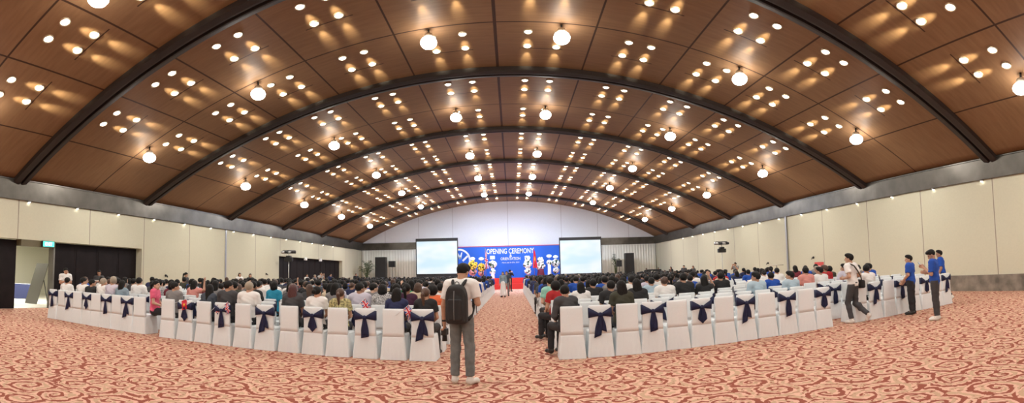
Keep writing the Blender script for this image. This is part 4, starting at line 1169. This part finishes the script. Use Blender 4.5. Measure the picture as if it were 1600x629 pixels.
def palm(x, y, hgt, n, label, seed, spread=1.0):
    o = empty('potted_palm', (x, y, 0)); rnd = random.Random(seed)
    bm = bmesh.new(); lathe(bm, [(.22, 0), (.25, .02), (.33, .5), (.35, .55), (.30, .54), (.28, .46)], 18); bm_obj('pot', bm, mat('clay_pot', (.20, .12, .08), .7), o, smooth=True)
    bm = bmesh.new()
    for k in range(6): a = k*1.05; tube(bm, [(.06*math.cos(a), .06*math.sin(a), .45), (.10*math.cos(a), .10*math.sin(a), hgt*.45), (.16*math.cos(a), .16*math.sin(a), hgt*.6)], [.03, .025, .018], 6)
    bm_obj('stem', bm, mat('palm_stem', (.10, .13, .05), .7), o)
    for k in range(n):
        a = rnd.uniform(0, 2*PI); up = rnd.uniform(.35, 1.0); L = rnd.uniform(.7, 1.25)*spread; z0 = hgt*rnd.uniform(.35, .68); bm = bmesh.new()
        pts = []
        for i in range(9):
            t = i/8; pts.append(Vector((math.cos(a)*L*t*(1.05-up*.5), math.sin(a)*L*t*(1.05-up*.5), z0+(hgt-z0)*up*math.sin(t*1.9)*1.02)))
        tube(bm, pts, [.012]*6+[.008, .006, .004], 5)
        side = Vector((-math.sin(a), math.cos(a), 0))
        for i in range(1, 9):
            for sgn in (-1, 1):
                l = .34*math.sin(PI*(i+.6)/9.6)*spread; p = pts[i]; d = (pts[i]-pts[i-1]).normalized(); q = p+side*sgn*l*.8+d*l*.6-Vector((0, 0, l*.35)); wv = d*.028
                mid = p+(q-p)*.45+Vector((0, 0, .03))
                v = [bm.verts.new(p), bm.verts.new(mid+wv), bm.verts.new(q), bm.verts.new(mid-wv)]; bm.faces.new(v)
        bm_obj('frond', bm, mat('palm_leaf', (.045, .085, .03), .6), o)
    tag(o, label, 'plant')
palm(-14.75, 50.0, 3.0, 22, 'large potted palm at the corner beside the tall loudspeaker stack', 4, 1.0)
palm(10.75, 51.85, 3.3, 16, 'leafy plant behind the small loudspeaker near the screen beside the black desk', 9, .55)
desk = empty('control_desk', (14.1, 49.3, 0))
boxes('top', [(-1.0, 1.0, -.45, .45, 1.0, 1.05)], BLACKBOX, desk, bev=.006); boxes('drape', [(-.97, .97, -.43, -.40, .01, 1.0), (-.97, -.94, -.40, .42, .01, 1.0), (.94, .97, -.40, .42, .01, 1.0)], mat('black_drape', (.015, .015, .018), .9), desk)
boxes('console_case', [(-.8, .75, -.3, .2, 1.05, 1.45)], BLACKBOX, desk, bev=.01)
tag(desk, 'black draped control desk in the corner beside the pale drape', 'desk')
# stage light stands
def light_stand(x, y, top, aim, label):
    o = empty('stage_light_stand', (x, y, 0))
    bm = bmesh.new(); tube(bm, [(0, 0, .35), (0, 0, top-.45)], .028, 10); bm_obj('pole', bm, mat('pale_metal_pole', (.55, .55, .53), .35, .4), o)
    for k in range(3):
        a = k*2.1+.3; bm = bmesh.new(); tube(bm, [(0, 0, 1.0), (.7*math.cos(a), .7*math.sin(a), .02)], .02, 6); bm_obj('leg', bm, BLACKMET, o)
    bm = bmesh.new(); box(bm, -.30, .30, -.12, .12, top-.80, top-.52, bev=.05); box(bm, -.16, .16, -.16, .16, top-.52, top-.40, bev=.04); bm_obj('dimmer_pack', bm, BLACKMET, o)
    bm = bmesh.new(); tube(bm, [(-.45, 0, top-.02), (.45, 0, top-.02)], .025, 8); tube(bm, [(0, 0, top-.42), (0, 0, top-.02)], .022, 8); bm_obj('crossbar', bm, GREYMET, o)
    d = (Vector(aim)-Vector((x, y, top))).normalized()
    for k in range(4):
        cx = -.39+.26*k; can = empty('par_can', (cx, 0, top-.15)); can.parent = o; can.rotation_euler = d.to_track_quat('-Z', 'Y').to_euler()
        bm = bmesh.new(); lathe(bm, [(.05, .20), (.085, .17), (.10, .02), (.115, -.12), (.10, -.12), (.09, -.02)], 14); bm_obj('can', bm, BLACKMET if k % 2 else GREYMET, can, smooth=True)
        bm = bmesh.new(); lathe(bm, [(.092, -.03), (.05, -.05), (.01, -.055)], 14); bm_obj('lens', bm, emat('par_lens', (.85, .92, 1), 8), can)
    ld = bpy.data.lights.new('stage_beam', 'SPOT'); ld.energy = STAGE_W; ld.spot_size = math.radians(30); ld.spot_blend = .9; ld.color = (.74, .84, 1.0); ld.shadow_soft_size = .5
    lo = bpy.data.objects.new('stage_beam', ld); COL.objects.link(lo); lo.parent = o; lo.location = Vector((0, 0, top-.15))+d*.25; lo.rotation_euler = d.to_track_quat('-Z', 'Y').to_euler()
    tag(o, label, 'light stand')
light_stand(-15.1, 32.0, 3.30, (.3, 53, 5.4), 'stage light stand of four cans before the dark folding doors')
light_stand(14.4, 32.7, 3.25, (-.3, 53, 5.4), 'stage light stand of four cans before the pale panelled wall')

# ------------------------------------------------------------------ small things on and by the walls
ex = empty('exit_sign', (WL+.06, 12.40, 2.60))
boxes('housing', [(-.05, .05, -.30, .30, -.125, .125)], BLACKMET, ex, bev=.01); boxes('panel', [(.05, .056, -.28, .28, -.105, .105)], emat('exit_green', (.10, .85, .62), 1.3), ex)
RZ = [[0, -1, 0], [1, 0, 0], [0, 0, 1]]
lettering('lettering', 'EXIT', .057, 0, .36, .13, emat('exit_white', (.85, 1, .95), 1.6), ex, 0, bold=.02, rot=[[0, -1, 0], [1, 0, 0], [0, 0, 1]], th=.006)
tag(ex, 'glowing green exit sign above the open foyer doorway', 'sign')
for i, y in enumerate((37.5, 40.75)):
    o = empty('emergency_light', (WL+.10, y, 2.86)); boxes('housing', [(-.10, .02, -.22, .22, -.12, .12)], mat('white_plastic', (.8, .8, .78), .5), o, bev=.015); boxes('diffuser', [(.02, .04, -.19, .19, -.09, .09)], mat('white_plastic_lens', (.86, .87, .85), .3), o, bev=.008)
    tag(o, 'white box light over the far folding doors, %s the camera' % ('nearer', 'farther from')[i], 'light')
fs = empty('fire_sign', (WR-.015, 22.45, 1.12))
boxes('board', [(-.012, .012, -.42, .42, -.34, .34)], mat('sign_red', (.60, .07, .06), .5), fs, bev=.004); 
bm = bmesh.new(); box(bm, -.016, -.012, .04, .12, -.16, .16); box(bm, -.016, -.012, -.14, .0, .08, .15); box(bm, -.016, -.012, -.14, -.08, -.16, .10); box(bm, -.016, -.012, .20, .26, -.1, .14); bm_obj('pictogram', bm, WHITEP, fs)
tag(fs, 'red and white fire equipment sign on the pale wall', 'sign')
for x, y, z, d, lab in ((WR-.0, 28.1, 1.55, -1, 'small black wall knob beside the slim high table'), (WR-.0, 22.95, 1.72, -1, 'small black wall knob above the red fire sign'), (WL, 30.8, 1.62, 1, 'small black wall knob close to the far folding doors'), (WL, 19.95, 1.45, 1, 'small black wall knob near the standing woman with a phone')):
    o = empty('wall_knob', (x, y, z)); bm = bmesh.new(); tube(bm, [(0, 0, 0), (d*.05, 0, 0)], .06, 12); bm_obj('plate', bm, BLACKMET, o)
    bm = bmesh.new(); tube(bm, [(d*.05, 0, 0), (d*.12, 0, -.02), (d*.15, 0, -.09)], .03, 8); bm_obj('holder', bm, BLACKMET, o)
    tag(o, lab, 'wall fitting')
ht = empty('high_table', (13.9, 24.2, 0))
bm = bmesh.new(); lathe(bm, [(.38, 1.40), (.40, 1.415), (.40, 1.43), (.38, 1.44)], 28); bm_obj('top', bm, mat('pale_laminate', (.55, .52, .45), .4), ht)
bm = bmesh.new(); tube(bm, [(0, 0, .03), (0, 0, 1.40)], .03, 10); bm_obj('post', bm, GREYMET, ht)
bm = bmesh.new(); lathe(bm, [(.28, 0), (.28, .02), (.05, .05), (.03, .08)], 24); bm_obj('foot', bm, GREYMET, ht, smooth=True)
tag(ht, 'slim round high table standing by the pale wall', 'table')
sb = empty('sign_board', (-18.5, 13.55, .012), .18)
bm = bmesh.new()
vs = [(-.36, -.30, .02), (.36, -.30, .02), (.36, .40, 1.84), (-.36, .40, 1.84)]
a = [bm.verts.new(v) for v in vs]; b2 = [bm.verts.new((x, y+.04, z)) for x, y, z in vs]
bm.faces.new(a); bm.faces.new(b2[::-1])
for k in range(4): bm.faces.new((a[k], a[(k+1) % 4], b2[(k+1) % 4], b2[k]))
bm_obj('panel', bm, mat('grey_board', (.22, .215, .20), .6), sb)
bm = bmesh.new(); tube(bm, [(0, .37, 1.6), (0, .85, .012)], .02, 6); bm_obj('strut', bm, BLACKMET, sb)
tag(sb, 'grey leaning sign board in the bright foyer doorway', 'sign board')
ft = empty('foyer_table', (-22.2, 14.9, .012), .9)
boxes('top', [(-.9, .9, -.4, .4, .72, .76)], CARD, ft, bev=.006); boxes('cloth', [(-.92, .92, -.42, -.41, .01, .77), (-.92, .92, .41, .42, .01, .77), (-.92, -.91, -.41, .41, .01, .77), (.91, .92, -.41, .41, .01, .77)], CL['navy'], ft)
tag(ft, 'table with a navy cloth in the foyer behind the sign board', 'table')

# ================================================================== people standing
def place(o, x, y, rz, label, group=None):
    o.location = (x, y, 0); o.rotation_euler = (0, 0, rz); tag(o, label, 'person', group); return o
def local(x, y, rz, p):
    c, s = math.cos(rz), math.sin(rz); return (x+c*p[0]-s*p[1], y+s*p[0]+c*p[1], p[2])
# the photographer with the backpack, close to the camera
HX, HY, HRZ = -.76, 7.44, -.24
J = standing_joints(1.79, nod=-.48, head_yaw=-.22, stance=.105)
J['head'] = A3(.012, .070, 1.615); J['neck'] = A3(0, .012, 1.485)
J['el'] = [A3(-.262, -.035, 1.135), A3(.255, .0, 1.165)]; J['wr'] = [A3(-.285, .03, .885), A3(.13, .245, 1.20)]
J['kn'] = [A3(-.105, .02, .50), A3(.115, .015, .50)]; J['an'] = [A3(-.115, -.01, .09), A3(.125, -.02, .09)]; J['toe'] = [A3(-.150, .125, .036), A3(.185, .10, .036)]
hero = figure('person', J, .0085, [SKIN[0], HAIR['black'], CL['white'], GREYTR, SHOE_W], hair='quiff', sleeve=.72, hem=-.10, hands=(.75, .65), hand_dir=(A3(0, .05, -1), A3(-.55, .8, .15)), hand_side=(A3(0, 1, .1), A3(0, 0, 1)), wide=.014, leg_t=1.93)
bm = bmesh.new(); lathe(bm, [(.036, -.012), (.038, 0), (.036, .012)], 16); wb = bm_obj('wristband', bm, BLACKBOX, hero); wb.location = (-.283, .024, .905)
place(hero, HX, HY, HRZ, 'man in white T-shirt and grey jeans wearing a black backpack in the aisle')
# backpack
BPM = mat('black_nylon', (.016, .015, .016), .7, bump=.25, bscale=180); BPG = mat('grey_reflective', (.16, .16, .165), .5)
bp = empty('backpack', (HX, HY, -.045), HRZ)
def bpost(d, P):
    z = P[:, 2]; wid = .160-.075*np.clip((z-1.26)/.22, 0, 1)**2
    return np.maximum(d, np.abs(P[:, 0])-wid)
V, F = skin_mesh([rbox((0, -.195, 1.20), (.165, .075, .275), .06), ell((0, -.245, 1.13), (.135, .055, .20)), ell((0, -.18, 1.43), (.115, .07, .06))], .009, .03, bpost); mesh_obj('bag', V, F, BPM, bp)
V, F = skin_mesh([rbox((0, -.275, 1.13), (.105, .030, .155), .028)], .008, .01); mesh_obj('front_pocket', V, F, BPM, bp)
bm = bmesh.new(); tube(bm, [(.0, -.298, 1.40), (.0, -.309, 1.30), (.0, -.318, 1.10), (.0, -.312, .99)], .006, 6); bm_obj('stripe', bm, BPG, bp)
def strap(sx):
    c = [(sx*.060, -.150, 1.44), (sx*.092, -.105, 1.525), (sx*.115, .0, 1.560), (sx*.135, .115, 1.46), (sx*.145, .135, 1.28), (sx*.165, .09, 1.13), (sx*.168, -.04, 1.02), (sx*.15, -.135, .985)]
    bmx = bmesh.new(); pts = [Vector(p) for p in c]; L = []
    fine = []
    for i in range(len(pts)-1):
        for t in (0, .33, .66): fine.append(pts[i].lerp(pts[i+1], t))
    fine.append(pts[-1])
    for _ in range(3): fine = [fine[0]]+[(fine[i-1]+fine[i]*2+fine[i+1])/4 for i in range(1, len(fine)-1)]+[fine[-1]]
    tube(bmx, fine, .024, 8); o = bm_obj('strap', bmx, BPM, bp)
    return o
strap(-1); strap(1)
bm = bmesh.new(); tube(bm, [(-.032, -.16, 1.475), (-.028, -.17, 1.515), (0, -.172, 1.53), (.028, -.17, 1.515), (.032, -.16, 1.475)], .008, 6); bm_obj('handle', bm, BPG, bp)
tag(bp, 'black backpack with a grey centre stripe on the man in white T-shirt', 'backpack')
cm_ = empty('camera_in_hand', local(HX, HY, HRZ, (-.288, .055, .735)), HRZ)
boxes('camera_body', [(-.045, .03, -.05, .085, -.05, .05)], BLACKBOX, cm_, bev=.012)
bm = bmesh.new(); tube(bm, [(-.01, .02, -.04), (-.01, .02, -.075), (-.01, .022, -.135)], [.034, .036, .040], 16); bm_obj('lens_barrel', bm, BLACKMET, cm_)
bm = bmesh.new(); tube(bm, [(0, .07, .05), (-.02, .06, .12), (-.015, -.01, .17), (0, -.05, .12), (0, -.045, .05)], .006, 6); bm_obj('strap', bm, BPM, cm_)
tag(cm_, 'black camera hanging from the hand of the man with backpack', 'camera')
def phone(x, y, z, rz, label, tilt=-.6):
    o = empty('mobile_phone', (x, y, z), rz); o.rotation_euler = (tilt, 0, rz)
    boxes('body', [(-.037, .037, -.005, .004, -.075, .075)], BLACKMET, o, bev=.003); boxes('screen', [(-.033, .033, -.0065, -.005, -.068, .068)], emat('phone_screen', (.55, .65, .8), .6), o)
    tag(o, label, 'phone')
hx_, hy_, hz_ = local(HX, HY, HRZ, (.05, .34, 1.235)); phone(hx_, hy_, hz_, HRZ, 'phone held before the chest of the man with backpack')

# white T-shirt man striding off with a shoulder bag
J = standing_joints(1.73, lean=.04, head_yaw=.35)
J['el'] = [A3(-.265, -.06, 1.15), A3(.265, -.06, 1.15)]; J['wr'] = [A3(-.13, .17, 1.10), A3(.15, .17, 1.10)]
J['kn'] = [A3(-.10, .12, .50), A3(.10, .02, .47)]; J['an'] = [A3(-.10, .03, .09), A3(.11, -.33, .20)]; J['toe'] = [A3(-.12, .17, .036), A3(.12, -.27, .07)]
wm = figure('person', J, .011, [SKIN[0], HAIR['black'], CL['white'], CL['charcoal'], SHOE_W], hair='quiff', sleeve=.70, hands=(.6, .6), hand_dir=(A3(.5, .8, 0), A3(-.5, .8, 0)), hand_side=(A3(0, 0, 1), A3(0, 0, 1)), leg_t=1.93)
WX, WY, WRZ = 7.72, 9.75, .38
place(wm, WX, WY, WRZ, 'man in white T-shirt striding with a shoulder bag beside the far right chairs')
sbag = empty('shoulder_bag', (WX, WY, 0), WRZ)
V, F = skin_mesh([rbox((.24, -.07, .93), (.055, .13, .10), .04), ell((.235, -.03, 1.0), (.06, .13, .05))], .010, .02); mesh_obj('pouch', V, F, CL['black'], sbag)
c = [(.235, -.12, 1.0), (.15, -.150, 1.12), (.02, -.148, 1.26), (-.09, -.110, 1.40), (-.125, -.01, 1.455), (-.105, .10, 1.40), (0, .165, 1.25), (.12, .16, 1.12), (.22, .05, 1.0)]
bm = bmesh.new(); fine = []
for i in range(len(c)-1):
    for t in (0, .5): fine.append(Vector(c[i]).lerp(Vector(c[i+1]), t))
fine.append(Vector(c[-1])); tube(bm, fine, .017, 6); bm_obj('strap', bm, mat('olive_webbing', (.06, .055, .045), .8), sbag)
tag(sbag, 'dark shoulder bag slung across the striding man in white', 'bag')

# three boys in blue shirts by the far right chairs
J = standing_joints(1.60, head_yaw=.5, stance=.085)
J['el'] = [A3(-.225, .0, 1.06), A3(.225, .0, 1.06)]; J['wr'] = [A3(-.10, .18, .90), A3(.10, .19, .88)]
o = figure('person', J, .011, [SKIN[0], HAIR['black'], CL['royal blue'], DARKTR, SHOE_B], hair='quiff', sleeve=.80, hem=-.16, hands=(.5, .5), hand_dir=(A3(.4, .6, -.6), A3(-.4, .6, -.6)), leg_t=1.95)
place(o, 9.52, 9.55, .5, 'boy in royal blue shirt standing with hands together beside the far right chairs')
J = standing_joints(1.70, nod=-.55, head_yaw=.30, lean=.02, stance=.06)
J['el'] = [A3(-.235, .03, 1.10), A3(.235, .03, 1.10)]; J['wr'] = [A3(-.10, .21, 1.25), A3(.12, .22, 1.12)]
o = figure('person', J, .011, [SKIN[0], HAIR['black'], CL['royal blue'], CL['charcoal'], SHOE_W], hair='quiff', sleeve=.85, hem=-.16, hands=(.6, .6), hand_dir=(A3(.3, .8, .35), A3(-.3, .8, .2)), hand_side=(A3(0, 0, 1), A3(0, 0, 1)), leg_t=1.95)
place(o, 8.88, 8.10, .55, 'boy in royal blue shirt looking down at a phone, nearest of three')
px_, py_, pz_ = local(8.88, 8.10, .55, (-.03, .33, 1.33)); phone(px_, py_, pz_, .55, 'phone in the hand of the boy looking down')
J = standing_joints(1.69, head_yaw=.35, lean=.03)
J['kn'] = [A3(-.09, .10, .48), A3(.09, .02, .46)]; J['an'] = [A3(-.09, .05, .09), A3(.09, -.26, .17)]; J['toe'] = [A3(-.10, .19, .036), A3(.10, -.18, .05)]
J['wr'] = [A3(-.20, .12, .84), A3(.22, -.02, .83)]
o = figure('person', J, .011, [SKIN[2], HAIR['black'], CL['royal blue'], DARKTR, SHOE_W], hair='quiff', sleeve=.8, hem=-.14, leg_t=1.93)
place(o, 12.15, 10.75, .6, 'boy in royal blue shirt walking, behind the one looking at a phone')

# people standing along the walls and in the aisle
def stander(x, y, rz, hgt, hair, hcol, fem, shirt, lower, label, pose='down', skirt=None, skin=0, sleeve=.7, h=.014):
    J = standing_joints(hgt, fem, nod=-.3 if pose == 'phone' else 0)
    k = hgt/1.70
    if pose == 'phone': J['el'] = [A3(-.22, .03, 1.10*k), A3(.22, .03, 1.10*k)]; J['wr'] = [A3(-.07, .26, 1.18*k), A3(.09, .26, 1.16*k)]
    if pose == 'front': J['wr'] = [A3(-.08, .20, .92*k), A3(.08, .21, .90*k)]
    if pose == 'camera': J['el'] = [A3(-.24, .17, 1.22*k), A3(.24, .17, 1.22*k)]; J['wr'] = [A3(-.08, .27, 1.46*k), A3(.08, .27, 1.46*k)]
    o = figure('person', J, h, [SKIN[skin], HAIR[hcol], CL[shirt], CL[lower], SHOE_B], hair=hair, fem=fem, sleeve=sleeve, skirt=skirt, hands=(.6, .6))
    place(o, x, y, rz, label); return o
stander(-15.2, 12.55, -1.9, 1.70, 'short', 'black', False, 'white', 'charcoal', 'man in white shirt standing before the foyer doorway looking at his hands', 'phone')
stander(-16.0, 13.25, -1.7, 1.62, 'short', 'black', False, 'navy', 'black', 'man in navy shirt standing in the dark doorway behind the man in white', 'front')
stander(-15.1, 14.25, -2.5, 1.66, 'long', 'black', True, 'charcoal', 'black', 'long-haired woman in charcoal standing before the nearer dark folding doors', 'phone', sleeve=1.9)
boxes_ = empty('folded_paper', local(-15.1, 14.25, -2.5, (0, .33, 1.18)), -2.5); boxes_.rotation_euler = (-.5, 0, -2.5)
boxes('sheet', [(-.16, .16, -.004, .004, -.05, .05)], CARD, boxes_, bev=.001); tag(boxes_, 'white folded paper held by the long-haired woman in charcoal', 'paper')
stander(-14.3, 19.05, -1.45, 1.66, 'tail', 'black', True, 'charcoal', 'black', 'ponytailed woman in charcoal standing by the wall looking at a phone', 'phone')
stander(-14.9, 25.0, -2.2, 1.70, 'long', 'black', True, 'white', 'black', 'long-haired woman in white standing by the left wall, first of two', 'down')
stander(-14.2, 25.0, -2.4, 1.66, 'bob', 'black', True, 'black', 'black', 'bob-haired woman in black standing by the left wall, second of two', 'down')
stander(-14.6, 34.0, -1.8, 1.68, 'long', 'black', True, 'white', 'black', 'long-haired woman in white standing before the far folding doors', 'down', h=.018)
stander(-14.2, 34.6, -1.8, 1.62, 'short', 'grey', False, 'grey', 'charcoal', 'grey-haired man in grey standing before the far folding doors', 'down', h=.018)
stander(-13.5, 34.0, -2.0, 1.82, 'short', 'black', False, 'patterned', 'black', 'short-haired man in patterned shirt holding a camera up before the folding doors', 'camera', h=.018)
stander(-13.2, 35.2, -1.9, 1.72, 'short', 'black', False, 'navy', 'black', 'short-haired man in navy standing before the far folding doors', 'front', h=.018)
stander(-14.0, 44.0, -2.4, 1.74, 'short', 'black', False, 'black', 'black', 'short-haired man in black standing near the potted palm', 'down', h=.018)
stander(14.7, 31.2, 2.2, 1.74, 'short', 'black', False, 'grey', 'black', 'man in grey standing by the wall beside the stage light stand', 'camera', h=.018)
stander(14.3, 44.2, 2.4, 1.66, 'long', 'black', True, 'black', 'black', 'long-haired woman in black standing by the wall nearest the control desk', 'down', h=.018)
stander(14.3, 40.6, 2.4, 1.74, 'short', 'black', False, 'charcoal', 'black', 'short-haired man in charcoal standing by the pale wall', 'down', h=.018)
stander(14.5, 38.9, 2.2, 1.66, 'long', 'black', True, 'charcoal', 'black', 'long-haired woman in charcoal standing by the pale wall', 'down', h=.018)
stander(13.6, 50.2, 3.0, 1.62, 'short', 'black', False, 'black', 'black', 'man in black behind the control desk, nearer the tall loudspeaker', 'front', h=.018)
stander(14.9, 50.2, 3.2, 1.62, 'short', 'black', False, 'navy', 'black', 'man in navy behind the control desk, nearer the corner', 'front', h=.018)
stander(-.62, 33.3, 3.0, 1.70, 'long', 'black', True, 'blue-grey', 'white', 'woman in blue-grey top and long white skirt walking up the aisle', 'down', skirt=.98, sleeve=1.9, h=.015)
stander(-.40, 34.9, 3.1, 1.72, 'short', 'black', False, 'slate', 'grey', 'man in slate shirt and grey trousers walking up the aisle', 'down', h=.015)
stander(-.22, 43.0, -.5, 1.88, 'short', 'black', False, 'black', 'black', 'man in black facing the stage raising a camera in the aisle', 'camera', sleeve=1.9, h=.016)
